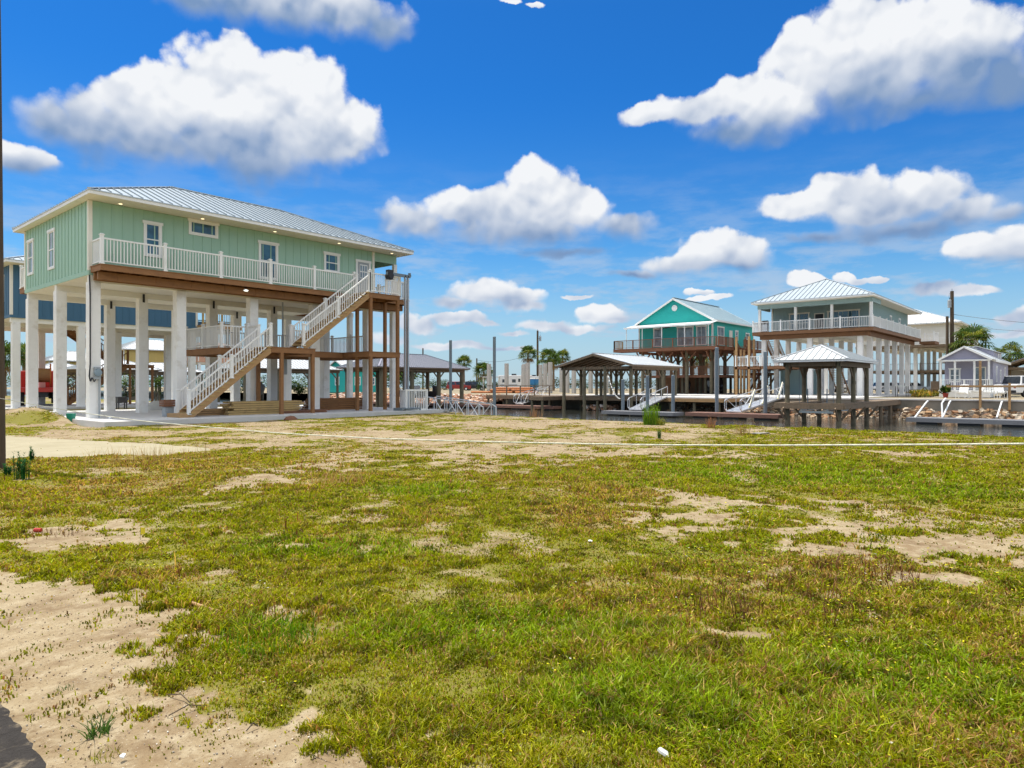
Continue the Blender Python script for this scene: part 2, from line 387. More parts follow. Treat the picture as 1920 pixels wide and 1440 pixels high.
def hip_roof(par, x0, x1, y0, y1, ze, rise, mroof='roofmetal', mfas='white', rib=.42, fas=.17, msof='cream', name='roof'):
    "hip roof; ze is the soffit level"
    zt = ze+fas; lx, ly = x1-x0, y1-y0; hf = min(lx, ly)/2
    if lx >= ly: A, B = (x0+hf, (y0+y1)/2, zt+rise), (x1-hf, (y0+y1)/2, zt+rise)
    else: A, B = ((x0+x1)/2, y0+hf, zt+rise), ((x0+x1)/2, y1-hf, zt+rise)
    c = [(x0,y0,zt),(x1,y0,zt),(x1,y1,zt),(x0,y1,zt)]
    r = MB(); sl = rise/hf
    if lx >= ly: pl = [[c[0],c[1],B,A],[c[1],c[2],B],[c[2],c[3],A,B],[c[3],c[0],A]]
    else: pl = [[c[0],c[1],A],[c[1],c[2],B,A],[c[2],c[3],B],[c[3],c[0],A,B]]
    for p in pl: r.poly(p)
    rb = MB()
    def ribs(a0, a1, fn):
        n = int((a1-a0)/rib)
        for i in range(1, n+1):
            a = a0+(a1-a0)*i/(n+1); run = min(a-a0, a1-a, hf)
            if run < .12: continue
            p, q = fn(a, 0), fn(a, run)
            rb.bar((p[0],p[1],p[2]+.022), (q[0],q[1],q[2]+.022), .03, .06)
    ribs(x0, x1, lambda a, t: (a, y0+t, zt+t*sl)); ribs(x0, x1, lambda a, t: (a, y1-t, zt+t*sl))
    ribs(y0, y1, lambda a, t: (x0+t, a, zt+t*sl)); ribs(y0, y1, lambda a, t: (x1-t, a, zt+t*sl))
    up = .03
    for a, b in ((c[0],A),(c[3],A if lx>=ly else B),(c[1],B if lx>=ly else A),(c[2],B),(A,B)):
        r.bar((a[0],a[1],a[2]+up), (b[0],b[1],b[2]+up), .16, .045)
    # drip edge
    e = .03
    r.box(x0-e,y0-e,zt-.035,x1+e,y0,zt+.006); r.box(x0-e,y1,zt-.035,x1+e,y1+e,zt+.006)
    r.box(x0-e,y0,zt-.035,x0,y1,zt+.006); r.box(x1,y0,zt-.035,x1+e,y1,zt+.006)
    ro = r.build(name, mroof, par)
    rb.build('seams', 'seam_shade' if mroof in ('roofmetal','roofgrey') else 'seam_shade_light', ro)
    f = MB(); q = .03
    f.box(x0,y0,ze,x1,y0+q,zt-.003); f.box(x0,y1-q,ze,x1,y1,zt-.003); f.box(x0,y0+q,ze,x0+q,y1-q,zt-.003); f.box(x1-q,y0+q,ze,x1,y1-q,zt-.003)
    f.build('fascia', mfas, ro)
    s = MB(); s.box(x0+q,y0+q,ze+.012,x1-q,y1-q,ze+.035); s.build('soffit', msof, ro)
    return ro
def railing(par, p, q, mrail='white', h=1.05, sp=.13, post=None, pw=.12, caps=True, bal=.032, name='railing', endposts=(1,1), hp=.12, clear=.09):
    "railing from p to q (top of the floor); may slope"
    p = Vector(p); q = Vector(q); L = (Vector((q.x,q.y,0))-Vector((p.x,p.y,0))).length
    Z = Vector((0,0,1)); m = MB(); d = (q-p)
    m.bar(p+Z*(h-.03), q+Z*(h-.03), .06, .06); m.bar(p+Z*(clear+.02), q+Z*(clear+.02), .045, .045)
    n = max(2, int(L/sp))
    for i in range(n):
        c = p+d*((i+.5)/n); m.box(c.x-bal/2, c.y-bal/2, c.z+clear, c.x+bal/2, c.y+bal/2, c.z+h-.04)
    o = m.build(name, mrail, par)
    k = 1 if not post else max(1, int(round(L/post)))
    for i in range(k+1):
        if i == 0 and not endposts[0]: continue
        if i == k and not endposts[1]: continue
        c = p+d*(i/k); b = MB()
        b.box(c.x-pw/2, c.y-pw/2, c.z-.005, c.x+pw/2, c.y+pw/2, c.z+h+hp-.03)
        if caps:
            b.box(c.x-pw/2-.025, c.y-pw/2-.025, c.z+h+hp-.03, c.x+pw/2+.025, c.y+pw/2+.025, c.z+h+hp)
            b.box(c.x-pw/2+.01, c.y-pw/2+.01, c.z+h+hp, c.x+pw/2-.01, c.y+pw/2-.01, c.z+h+hp+.03)
            b.box(c.x-pw/2-.02, c.y-pw/2-.02, c.z-.004, c.x+pw/2+.02, c.y+pw/2+.02, c.z+.05)
        b.build('rail_post', mrail, o)
    return o
def stair(par, bot, top, width, mstr='woodlight', mtread='woodfresh', mrail='white', sides=(1,1), name='stair', risers=None, pw=.12, sp=.13, post=None):
    "bot/top: foot and head of the near edge; width: vector across"
    bot = Vector(bot); top = Vector(top); w = Vector(width)
    st = MB()
    for k in (0, 1):
        o = w*k
        st.bar(bot+o+Vector((0,0,.02)), top+o+Vector((0,0,-.12)), .05, .26)
    o = st.build('stair', mstr, par)
    rise = top.z-bot.z; n = risers or max(2, int(round(rise/.185))); run = Vector((top.x-bot.x, top.y-bot.y, 0))
    t = MB(); u = run.normalized(); wn = w.normalized()
    for i in range(n):
        c = bot+run*((i+.5)/n); z = bot.z+rise*(i+1)/n
        a = c-u*(run.length/n*.56)-wn*.06; b = c+u*(run.length/n*.56)+w+wn*.06
        t.box(a.x, a.y, z-.045, b.x, b.y, z)
    t.build('tread', mtread, o)
    if mrail:
        if sides[0]: railing(o, bot+wn*.02+Vector((0,0,.12)), top+wn*.02+Vector((0,0,.03)), mrail, .92, sp, post, pw)
        if sides[1]: railing(o, bot+w-wn*.02+Vector((0,0,.12)), top+w-wn*.02+Vector((0,0,.03)), mrail, .92, sp, post, pw)
    return o
def deck(par, x0, x1, y0, y1, z, mw='wood', rim=.24, joist=True, name='deck', dirx=True):
    d = MB(); d.box(x0, y0, z-rim, x1, y0+.045, z-.032); d.box(x0, y1-.045, z-rim, x1, y1, z-.032)
    d.box(x0, y0+.045, z-rim, x0+.045, y1-.045, z-.032); d.box(x1-.045, y0+.045, z-rim, x1, y1-.045, z-.032)
    if joist:
        n = int((x1-x0)/.6)
        for i in range(1, n):
            x = x0+(x1-x0)*i/n; d.box(x-.02, y0+.045, z-rim+.02, x+.02, y1-.045, z-.032)
    o = d.build(name, mw, par)
    b = MB()
    e = .025
    if dirx:
        n = max(1, int((y1-y0+2*e)/.145)); s = (y1-y0+2*e)/n
        for i in range(n): b.box(x0-e, y0-e+i*s+.003, z-.03, x1+e, y0-e+(i+1)*s-.003, z)
    else:
        n = max(1, int((x1-x0+2*e)/.145)); s = (x1-x0+2*e)/n
        for i in range(n): b.box(x0-e+i*s+.003, y0-e, z-.03, x0-e+(i+1)*s-.003, y1+e, z)
    b.build('deck_boards', mw, o)
    return o
def stilt_house(name, label, x0, x1, y0, y1, zg, zf, zt, cxs, cys, mw, roofm='roofmetal', oh=(.4,.4,.6,.6), rise=2.2, rib=.42, cw=.42, zc=None, mcol='column', group=None, corner='white', sp=.42, roof=True, faces=('y-','x-'), mcor='cream'):
    root = thing(name, label, 'house', (x0, y0, zg), group)
    zc = zc if zc is not None else zf-.3
    for cx in cxs:
        for cy in cys:
            c = MB(); w = cw if not isinstance(cx, tuple) else cx[1]; x = cx if not isinstance(cx, tuple) else cx[0]
            c.cbox(x, cy, zg-.05, w, w, zc-zg+.05); c.build('column', mcol, root, bevel=.012)
    b = MB()
    xs = [c if not isinstance(c, tuple) else c[0] for c in cxs]
    for cy in cys: b.box(x0+.02, cy-.14, zc, max(x1, xs[-1]+.2)-.02, cy+.14, zf-.012)
    b.build('beam', 'cream', root)
    c = MB(); c.box(x0+.004, y0+.004, zf-.03, x1-.004, y1-.004, zf+.05); c.build('ceiling', 'cream', root)
    w = MB(); w.box(x0, y0, zf, x1, y1, zt)
    for f, pl, a0, a1 in (('y-',y0,x0,x1),('x-',x0,y0,y1),('y+',y1,x0,x1),('x+',x1,y0,y1)):
        if f in faces or True: battens(w, f, pl, a0, a1, zf+.16, zt, sp)
    # skirt band
    w.box(x0-.026, y0-.026, zf-.02, x1+.026, y1+.026, zf+.16)
    w.build('wall', mw, root)
    for (cx, cy, sx, sy) in ((x0,y0,-1,-1),(x1,y0,1,-1),(x0,y1,-1,1)):
        t = MB(); t.box(cx+sx*.04, cy+sy*.04, zf+.162, cx-sx*.11, cy-sy*.0, zt-.004); t.box(cx+sx*.04, cy+sy*.0, zf+.162, cx+sx*0, cy-sy*.11, zt-.004)
        t.build('corner_trim', mcor, root)
    if roof: hip_roof(root, x0-oh[0], x1+oh[1], y0-oh[2], y1+oh[3], zt, rise, roofm, rib=rib)
    return root

# ---------------------------------------------------------------- ground
rng = np.random.default_rng(7); random.seed(7)
def vnoise(x, y, seed=0):
    xi = np.floor(x).astype(np.int64); yi = np.floor(y).astype(np.int64); fx = x-xi; fy = y-yi
    fx = fx*fx*(3-2*fx); fy = fy*fy*(3-2*fy)
    def h(a, b):
        n = (a*374761393+b*668265263+seed*974634777) & 0x7fffffff
        n = ((n ^ (n >> 13))*1274126177) & 0x7fffffff
        return ((n ^ (n >> 16)) & 0xffff)/65535.0
    return (h(xi,yi)*(1-fx)+h(xi+1,yi)*fx)*(1-fy)+(h(xi,yi+1)*(1-fx)+h(xi+1,yi+1)*fx)*fy
def fbm(x, y, s, oct=4, seed=0, gain=.5):
    r = 0; a = 1; t = 0
    for i in range(oct): r = r+a*vnoise(x*s+17.3*i, y*s-9.1*i, seed+i*31); t += a; a *= gain; s = s*2.03
    return r/t
def sm(x, a, b):
    t = np.clip((x-a)/(b-a), 0, 1); return t*t*(3-2*t)
def v2d(v): return EYE*1280/(v-722)
def camspace(x, y):       # lateral, depth
    return x*RT[0]+y*RT[1], x*FW[0]+y*FW[1]
def ell(v, u, ru, v0, v1):
    "bare patch measured in the photograph -> ellipse on the ground (centre, half width, half depth)"
    d0, d1 = v2d(v1), v2d(v0); dc = (d0+d1)/2
    return ((u-960)/1280*dc, dc, ru/1280*dc, (d1-d0)/2)
SANDP = [ell(0,1560,230,970,1014), ell(0,1700,190,990,1040), ell(0,1330,110,955,988), ell(0,1480,150,985,1010), ell(0,1600,140,1012,1040), ell(0,1380,110,985,1000), ell(0,1640,90,1015,1040), ell(0,1800,90,1000,1020),
         ell(0,100,110,990,1025), ell(0,235,45,968,1000), ell(0,510,45,890,908), ell(0,405,40,914,928), ell(0,620,70,852,885), ell(0,560,40,1018,1026),
         ell(0,1000,260,838,862), ell(0,850,120,812,832), ell(0,1160,200,842,858), ell(0,700,110,806,822), ell(0,1720,130,846,856), ell(0,950,90,790,800), ell(0,1100,120,786,797),
         ell(0,1350,90,805,812), ell(0,1240,60,812,820), ell(0,1760,60,1078,1096), ell(0,1400,60,1185,1200), ell(0,560,60,1125,1175), ell(0,120,90,810,818), ell(0,200,60,1010,1024),
         ell(0,1560,60,935,945), ell(0,1360,140,930,960), ell(0,800,90,835,845), ell(0,470,90,830,842)]
# the sandy verge at the lower left: boundary measured as (v, u)
VERGE = np.array([(1075,0),(1090,90),(1110,190),(1135,250),(1160,330),(1200,330),(1250,400),(1300,500),(1340,560),(1380,650),(1420,790),(1440,900),(1500,1080),(1700,1400)])
ROADE = [(1330,0),(1440,78)]
def height(x, y):
    l, d = camspace(x, y)
    z = .05*(fbm(x,y,.35,3,5)-.5)+.035*(fbm(x,y,1.6,3,9)-.5)
    z = z*sm(d, 1, 4)*np.clip(d/8, .3, 1.4)
    # hummocks: by the left pole, and along the canal bank
    for (u, dd, r, h) in ((45,28.5,1.5,.62),(95,27.6,1.0,.30),(140,27.2,.9,.22),(1640,24.2,.9,.14),(1740,23.3,1.2,.10),(1560,24.6,.8,.08),(250,26.6,1.0,.08)):
        c = gp(u, dd); z = z+h*np.exp(-(((x-c[0])**2+(y-c[1])**2)/r**2))*(.8+.4*fbm(x,y,2.5,3,3))
    bank = 25.5+.25*(fbm(x*0,y,.6,3,11)-.5)
    z = z-1.9*sm(x, bank-.1, bank+1.9)*(y < 27.2)
    z = np.where((x > 9.0) & (x < 26.5) & (y > 27.6) & (y < 42), -.05, z)
    return z
def masks(x, y):
    l, d = camspace(x, y); d = np.maximum(d, .5)
    u = 960+1280*l/d; v = 722+1280*EYE/d
    n1 = fbm(x,y,1.1,4,21); n2 = fbm(x,y,4.0,4,22); n3 = fbm(x,y,.35,3,23)
    b = np.full(x.shape, -1.0)
    for (cl, cd_, rl, rd) in SANDP:
        q = 1-np.sqrt(((l-cl)/rl/1.2)**2+((d-cd_)/rd/1.5)**2); b = np.maximum(b, q*.95)
    ue = np.interp(v, VERGE[:,0], VERGE[:,1], left=-400)
    s = (ue-u)/1280*d
    b = np.maximum(b, np.clip((s+.22)/.9, -1.3, 1.5)-.25*(n3-.5))
    bare = sm(b+(n1-.5)*1.5+(n2-.5)*1.8+(fbm(x,y,13,2,29)-.5)*1.2, -.10, .55)
    # patchy, sandy strip in front of the houses
    far = sm(d, 13, 21)*(1-sm(u, 1180, 1520))*(1-.4*sm(d, 31, 33))
    st = fbm(l*.8,d*.75,1.0,4,41)+.30*(n2-.5)+.12*(fbm(l,d,9,2,44)-.5)
    bare = np.maximum(bare, far*sm(st, .37, .60)*.88)
    bare = np.maximum(bare, .55*sm(fbm(x,y,.45,3,46)+.5*(n2-.5)+.2*(n1-.5), .60, .76)*sm(d,3,6))
    gaps = sm(n2+(.5-n1)*.6, .66, .80)*.6
    bare = np.maximum(bare, gaps*sm(d, 2, 5))
    # straight concrete-coloured drive by the pole
    drv = np.clip(1-np.abs((v-841-(u-200)*.012)/np.interp(u, [-400,0,150,300,395], [26,24,17,11,1])), -1, 1)
    drv = np.where(u < 395, drv, -1)
    drive = sm(drv+(n2-.5)*.25, 0, .08)
    bare = np.maximum(bare, drive)
    dry = .75*sm(fbm(x,y,.5,4,51)+.5*(n2-.5), .46, .74)
    for (uu, vv0, vv1, ru) in ((1150,900,960,170),(1100,930,1010,120),(1560,1030,1120,230),(230,880,960,180),(300,1060,1100,170),(620,840,900,120),(1400,1060,1140,120),(330,855,900,250)):
        c = ell(0,uu,ru,vv0,vv1); q = 1-np.sqrt(((l-c[0])/c[2])**2+((d-c[1])/c[3])**2); dry = np.maximum(dry, sm(q+(n1-.5)*.9, -.1, .7))
    grn = np.zeros(x.shape)
    for (uu, vv0, vv1, ru) in ((1450,860,930,420),(1800,900,960,250),(650,1000,1060,300),(900,1130,1250,420),(520,1150,1210,110),(1700,1180,1440,400),(1200,1230,1440,300),(800,900,940,150)):
        c = ell(0,uu,ru,vv0,vv1); q = 1-np.sqrt(((l-c[0])/c[2])**2+((d-c[1])/c[3])**2); grn = np.maximum(grn, sm(q+(n1-.5)*1.2, -.1, .8))
    return bare, .72*dry*(1-.75*grn), grn, drive
def axis(segs):
    out = []
    for a, b, s in segs: out += list(np.arange(a, b-1e-6, s))
    out.append(segs[-1][1]); return np.array(out)
gx = axis([(-3000,-200,700),(-200,-20,30),(-20,-2,2),(-2,0.4,.2),(.4,12,.062),(12,26.9,.11),(26.9,27.6,.35)])
gy = axis([(-3000,-200,700),(-200,-20,30),(-20,-4,2),(-4,-2,.2),(-2,9,.062),(9,31,.11),(31,60,1.4),(60,300,20),(300,3000,540)])
GX, GY = np.meshgrid(gx, gy)
GZ = height(GX, GY)
bare, dry, grn, drive = masks(GX, GY)
GZ = GZ+np.where(bare < .5, .012, 0)*(fbm(GX,GY,6,2,77)-.3)
nx, ny = len(gx), len(gy)
verts = np.stack([GX, GY, GZ], -1).reshape(-1, 3)
idx = np.arange(nx*ny).reshape(ny, nx)
quads = np.stack([idx[:-1,:-1], idx[:-1,1:], idx[1:,1:], idx[1:,:-1]], -1).reshape(-1, 4)
def np_mesh(name, verts, faces, k, attrs=None, smooth=True):
    me = bpy.data.meshes.new(name); nf = len(faces)
    me.vertices.add(len(verts)); me.vertices.foreach_set('co', verts.astype(np.float32).ravel())
    me.loops.add(nf*k); me.loops.foreach_set('vertex_index', faces.astype(np.int32).ravel())
    me.polygons.add(nf); me.polygons.foreach_set('loop_start', np.arange(0, nf*k, k, dtype=np.int32))
    me.polygons.foreach_set('use_smooth', np.full(nf, smooth))
    me.update(calc_edges=True)
    for an, arr in (attrs or {}).items():
        a = me.color_attributes.new(an, 'FLOAT_COLOR', 'POINT'); a.data.foreach_set('color', arr.astype(np.float32).ravel())
    return me
gm = bpy.data.materials.new('ground'); gm.use_nodes = True
p = gm.node_tree.nodes['Principled BSDF']; q = NG(gm.node_tree)
tcn = q.new('ShaderNodeTexCoord'); V = tcn.outputs['Object']
at = q.new('ShaderNodeAttribute', attribute_name='mask'); sp_ = q.new('ShaderNodeSeparateColor'); q.l.new(at.outputs['Color'], sp_.inputs[0])
fb, fd, fr = sp_.outputs[0], sp_.outputs[1], sp_.outputs[2]
nA = q.noise(V, 1.2, 6, .6); nB = q.noise(V, 9, 5, .65); nC = q.noise(V, 60, 3, .6); nD = q.noise(V, 220, 2, .6)
sand = q.mix(q.ramp(nA, .35, .68), (.32,.25,.15,1), (.235,.165,.09,1))
sand = q.mix(q.ramp(nB, .40, .72), sand, (.38,.31,.20,1))
nE = q.noise(V, 2.3, 7, .72)
sand = q.mix(q.ramp(nE, .48, .66, 0, .85), sand, (.185,.125,.068,1))
sand = q.mix(q.ramp(nC, .55, .68, 0, .75), sand, (.17,.115,.065,1))
peb = q.vor(V, 42); sand = q.mix(q.ramp(peb, .16, .08, 0, .5), sand, (.55,.48,.38,1))
pale = q.mix(q.ramp(nA, .3, .7), (.33,.29,.19,1), (.38,.335,.23,1)); pale = q.mix(q.ramp(nC, .6, .75, 0, .3), pale, (.36,.28,.19,1))
sand = q.mix(fr, sand, pale)
soil = q.mix(nB, (.14,.125,.025,1), (.20,.165,.05,1)); soil = q.mix(q.ramp(nC, .4, .7), soil, (.19,.19,.02,1))
dryc = q.mix(nB, (.23,.16,.06,1), (.31,.23,.11,1))
gr = q.mix(fd, soil, dryc)
bm_ = q.ramp(q.m('ADD', fb, q.m('MULTIPLY', q.m('SUBTRACT', nB, .5), .5)), .25, .7)
colr = q.mix(bm_, gr, sand)
q.put(p.inputs['Base Color'], colr); p.inputs['Roughness'].default_value = .95; p.inputs['Specular IOR Level'].default_value = .15
bmp = q.new('ShaderNodeBump'); bmp.inputs['Strength'].default_value = .55; bmp.inputs['Distance'].default_value = .012
q.put(bmp.inputs['Height'], q.m('ADD', q.m('MULTIPLY', nB, 1.2), q.m('ADD', nC, q.m('MULTIPLY', nD, .4)))); q.l.new(bmp.outputs[0], p.inputs['Normal'])
attr = np.stack([bare, dry, drive, np.ones_like(bare)], -1).reshape(-1, 4)
me = np_mesh('ground', verts, quads, 4, {'mask': attr}); me.materials.append(gm)
o = bpy.data.objects.new('ground', me); COL.objects.link(o); tag(o, 'sandy ground of the empty lot in front of the stilt houses', 'ground', kind='structure')
# asphalt road corner at the bottom left
rp = []
for (v, u) in ((1318,-40),(1340,0),(1385,40),(1440,72),(1600,140),(1900,190)):
    dd = v2d(v); c = gp(u, dd); rp.append((c[0], c[1]))
EDGE = []
for i in range(len(rp)-1):
    for k in range(8):
        t = k/8; x = rp[i][0]*(1-t)+rp[i+1][0]*t; y = rp[i][1]*(1-t)+rp[i+1][1]*t; EDGE.append((x+random.uniform(-.012,.012), y+random.uniform(-.012,.012)))
rm = MB(); far_ = gp(-2200, 4.4)
rm.poly([(x,y,.05) for x,y in EDGE]+[(-3,-6,.05),(-9,-3,.05),(gp(-1500,3.4)[0],gp(-1500,3.4)[1],.05)])
rm.build('road', 'asphalt', None, label='dark asphalt road edge at the sandy verge', cat='road', kind='structure')

# ---------------------------------------------------------------- grass
NB = 620000
th = rng.uniform(-R(46), R(45), NB*2); e = 1.32
r0, r1 = 2.2, 36.0
k = rng.uniform(0, 1, NB*2); rr = (r0**(2-e-.35)+k*(r1**(2-e-.35)-r0**(2-e-.35)))**(1/(2-e-.35))
l = rr*np.sin(th); d = rr*np.cos(th)
x = l*RT[0]+d*FW[0]; y = l*RT[1]+d*FW[1]
ok = (d > 1.6) & (x > .2) & ~((x > 9.1) & (y > 27.45)) & (x < 26.6) & (x > -2)
x, y, rr, d, l = [a[ok] for a in (x, y, rr, d, l)]
bare, dry, grn, drive = masks(x, y)
clump = fbm(x, y, 2.4, 4, 61); fine = fbm(x, y, 9, 3, 63)
pk = (1-bare)**1.5*(.42+1.1*sm(clump+.35*(fine-.5), .28, .56))+bare*(.010+.16*sm(clump+.9*(fine-.5), .62, .74))
pk = pk*(1-drive*.97)
# keep the road clear
ur = 960+1280*l/d; vr = 722+1280*EYE/d
pk = np.where((vr > 1325) & (ur < 75+ (vr-1440)*.3), 0, pk)
ok = rng.uniform(0, 1, len(x)) < pk
x, y, rr, d, l, bare, dry, grn, clump, fine = [a[ok] for a in (x, y, rr, d, l, bare, dry, grn, clump, fine)]
n = len(x)
z = height(x, y)
hgt = (.018+.034*sm(clump, .35, .75)+.022*grn)*rng.uniform(.5, 1.5, n)
hgt = hgt*(1-.50*sm(d, 12, 20)*(1-sm(960+1280*l/d, 1150, 1500)))
tall = rng.uniform(0,1,n) < (.006+.02*dry); hgt = np.where(tall, hgt*rng.uniform(1.6,2.6,n), hgt)
hgt = np.where(bare > .5, hgt*.45, hgt)
wid = (.0028+.0022*rng.uniform(0,1,n))*np.clip(rr/3.2, 1, 30)**.78
ang = rng.uniform(0, 2*pi, n); lean = rng.uniform(.15, 1.15, n)*hgt
lx, ly = np.cos(ang)*lean, np.sin(ang)*lean
# blade faces turned at random
an2 = rng.uniform(0, 2*pi, n); wx, wy = np.cos(an2)*wid, np.sin(an2)*wid
P = np.zeros((n, 5, 3))
P[:,0] = np.stack([x-wx, y-wy, z-.01], -1); P[:,1] = np.stack([x+wx, y+wy, z-.01], -1)
P[:,2] = np.stack([x+lx*.35-wx*.75, y+ly*.35-wy*.75, z+hgt*.62], -1); P[:,3] = np.stack([x+lx*.35+wx*.75, y+ly*.35+wy*.75, z+hgt*.62], -1)
P[:,4] = np.stack([x+lx, y+ly, z+hgt*rng.uniform(.75,1.05,n)], -1)
b5 = np.arange(n)[:,None]*5
tris = np.concatenate([b5+np.array([[0,1,3]]), b5+np.array([[0,3,2]]), b5+np.array([[2,3,4]])], 0)
gA = np.array([.265,.285,.004]); gB = np.array([.19,.29,.003]); gC = np.array([.37,.355,.008]); gD = np.array([.50,.33,.10]); gE = np.array([.27,.12,.045])
t1 = sm(.35*fbm(x,y,.8,4,71)+.6*fbm(x,y,5.5,3,72)+.02+rng.normal(0,.09,n), .38, .70)[:,None]
col = gA*(1-t1)+gC*t1
g1 = np.clip(grn*.8+rng.normal(0,.2,n), 0, 1)[:,None]; col = col*(1-g1)+gB*1.15*g1
dr_ = (rng.uniform(0,1,n) < (.17+.55*dry))[:,None]; rd_ = (rng.uniform(0,1,n) < .35)[:,None]
col = np.where(dr_, np.where(rd_, gE, gD), col)
dk = (1-.50*sm(fine, .52, .72))[:,None]
col = col*rng.uniform(.42, 1.42, (n,1))*dk*1.07
c5 = np.repeat(col, 5, 0); c5 = np.concatenate([c5, np.ones((n*5,1))], -1)
me = np_mesh('grass', P.reshape(-1,3), tris, 3, {'tint': c5}, smooth=False)
lm = bpy.data.materials.new('grassblade'); lm.use_nodes = True; lt = lm.node_tree; lt.nodes.clear(); q = NG(lt)
at = q.new('ShaderNodeAttribute', attribute_name='tint')
df_ = q.new('ShaderNodeBsdfDiffuse'); tr_ = q.new('ShaderNodeBsdfTranslucent'); gl_ = q.new('ShaderNodeBsdfGlossy'); gl_.inputs['Roughness'].default_value = .45
q.l.new(at.outputs['Color'], df_.inputs[0]); q.l.new(q.mix(1.0, at.outputs['Color'], (1.25,1.2,.6,1), 'MULTIPLY'), tr_.inputs[0])
m1 = q.new('ShaderNodeMixShader'); m1.inputs[0].default_value = .42; q.l.new(df_.outputs[0], m1.inputs[1]); q.l.new(tr_.outputs[0], m1.inputs[2])
m2 = q.new('ShaderNodeMixShader'); m2.inputs[0].default_value = .015; q.l.new(m1.outputs[0], m2.inputs[1]); q.l.new(gl_.outputs[0], m2.inputs[2])
oo = q.new('ShaderNodeOutputMaterial'); q.l.new(m2.outputs[0], oo.inputs[0])
M['blade'] = lm
me.materials.append(lm)
o = bpy.data.objects.new('grass', me); COL.objects.link(o); tag(o, 'patchy green and yellow grass covering the sandy lot', 'grass', kind='stuff')

# small broad-leaved cover and flowers, mostly low on the right
N2 = 60000
th = rng.uniform(R(-40), R(42), N2); rr = 2.3+rng.uniform(0,1,N2)**.6*7.5; l = rr*np.sin(th); d = rr*np.cos(th)
x = l*RT[0]+d*FW[0]; y = l*RT[1]+d*FW[1]; bare, dry, grn, drive = masks(x, y)
wgt = sm(fbm(x,y,1.6,3,91)+.28*sm(l,-.5,2.5)-.05*(d-3), .52, .72)*(1-bare)*(1-.6*dry)
ok = rng.uniform(0,1,N2) < wgt*.8
x, y, rr, d, l = [a[ok] for a in (x, y, rr, d, l)]; n = len(x); z = height(x, y)+rng.uniform(.018,.065,n)
s_ = rng.uniform(.004,.0095,n)*np.clip(rr/3.2,1,3)**.6; an = rng.uniform(0,2*pi,n); ex = np.stack([np.cos(an),np.sin(an),rng.uniform(-.3,.3,n)],-1)*s_[:,None]; ey = np.stack([-np.sin(an),np.cos(an),rng.uniform(-.3,.3,n)],-1)*s_[:,None]*.7
c0 = np.stack([x,y,z],-1); P4 = np.stack([c0-ex, c0+ey, c0+ex, c0-ey],1).reshape(-1,3)
kind_ = rng.uniform(0,1,n)[:,None]; col = np.where(kind_ < .80, np.array([.16,.25,.006]), np.where(kind_ < .975, np.array([.60,.56,.02]), np.array([.60,.58,.50])))*rng.uniform(.6,1.4,(n,1))
c4 = np.concatenate([np.repeat(col,4,0), np.ones((n*4,1))],-1)
me = np_mesh('clover', P4, np.arange(n*4).reshape(-1,4), 4, {'tint': c4}, smooth=False); me.materials.append(M['blade'])
o = bpy.data.objects.new('ground_cover', me); COL.objects.link(o); tag(o, 'small broad leaves and tiny flowers among the near grass', 'ground cover', kind='stuff')

# ---------------------------------------------------------------- water, far land
wm = bpy.data.materials.new('water'); wm.use_nodes = True; p = wm.node_tree.nodes['Principled BSDF']; q = NG(wm.node_tree)
tcn = q.new('ShaderNodeTexCoord'); V = tcn.outputs['Object']
q.put(p.inputs['Base Color'], q.mix(q.noise(V, .05, 3), (.028,.030,.022,1), (.040,.042,.034,1)))
p.inputs['Roughness'].default_value = .05; p.inputs['IOR'].default_value = 1.33
bmp = q.new('ShaderNodeBump'); bmp.inputs['Strength'].default_value = .35; bmp.inputs['Distance'].default_value = .06
q.put(bmp.inputs['Height'], q.m('ADD', q.noise(q.vm('MULTIPLY', V, (1,.6,1)), 2.6, 4, .6), q.m('MULTIPLY', q.noise(V, .5, 3), 1.5))); q.l.new(bmp.outputs[0], p.inputs['Normal'])
M['water'] = wm
w_ = MB(); w_.box(25.0,-400,-1.9,61.05,400,-1.0); o = w_.build('canal_water', 'water', None, label='dark rippled canal water between the lots', cat='water', kind='structure')
w_ = MB(); w_.poly([(61.3,-6000,-1.02),(7000,-6000,-1.02),(7000,7000,-1.02),(61.3,7000,-1.02)]); w_.build('sea_water', 'water', None, label='open sea behind the far houses', cat='water', kind='structure')
dm('farland', (.27,.22,.14), .95, .16, .25, .4, 6, dirt=((.11,.12,.035), .35, .75))
fl = MB(); fx = [61.3,62,63,65,68,72,78,85,95,110,130,160,190,200]; fy = [-400,-100,-30]+list(range(-20,80,4))+[84,90,100,115,130,160,200,280,400]
def fz(x, y):
    z = .42+.05*sin(x*.7+y*.31)*cos(y*.5-x*.2)
    if y < 54: z = min(z, .43) if x < 66 else z
    if x >= 195: z = -1.3
    if y >= 54 and x < 62.5: z = .18
    return z
idm = {}
for i, X in enumerate(fx):
    for j, Y in enumerate(fy): idm[i,j] = len(fl.v); fl.v.append((X, Y, fz(X,Y)))
fl.n = len(fl.v)
for i in range(len(fx)-1):
    for j in range(len(fy)-1): fl.f.append((idm[i,j], idm[i+1,j], idm[i+1,j+1], idm[i,j+1]))
fl.build('far_ground', 'farland', None, smooth=True, label='sandy ground across the canal', cat='ground', kind='structure')
# seawall across the canal with a pale cap
t = thing('seawall', 'long grey concrete seawall with a pale cap across the canal', 'seawall', (61.1, 17, -1.2))
a = MB(); a.box(61.0,-80,-1.6,61.32,54,.36); a.build('wall', 'seawall', t)
a = MB(); a.box(60.88,-80,.362,61.9,54,.47); a.build('wall_cap', 'slab', t)
t = thing('seawall', 'short seawall beside the near house slab', 'seawall', (26.3, 34, -1.2))
a = MB(); a.box(26.24,27.3,-1.6,26.5,46,.10); a.build('wall', 'seawall', t)
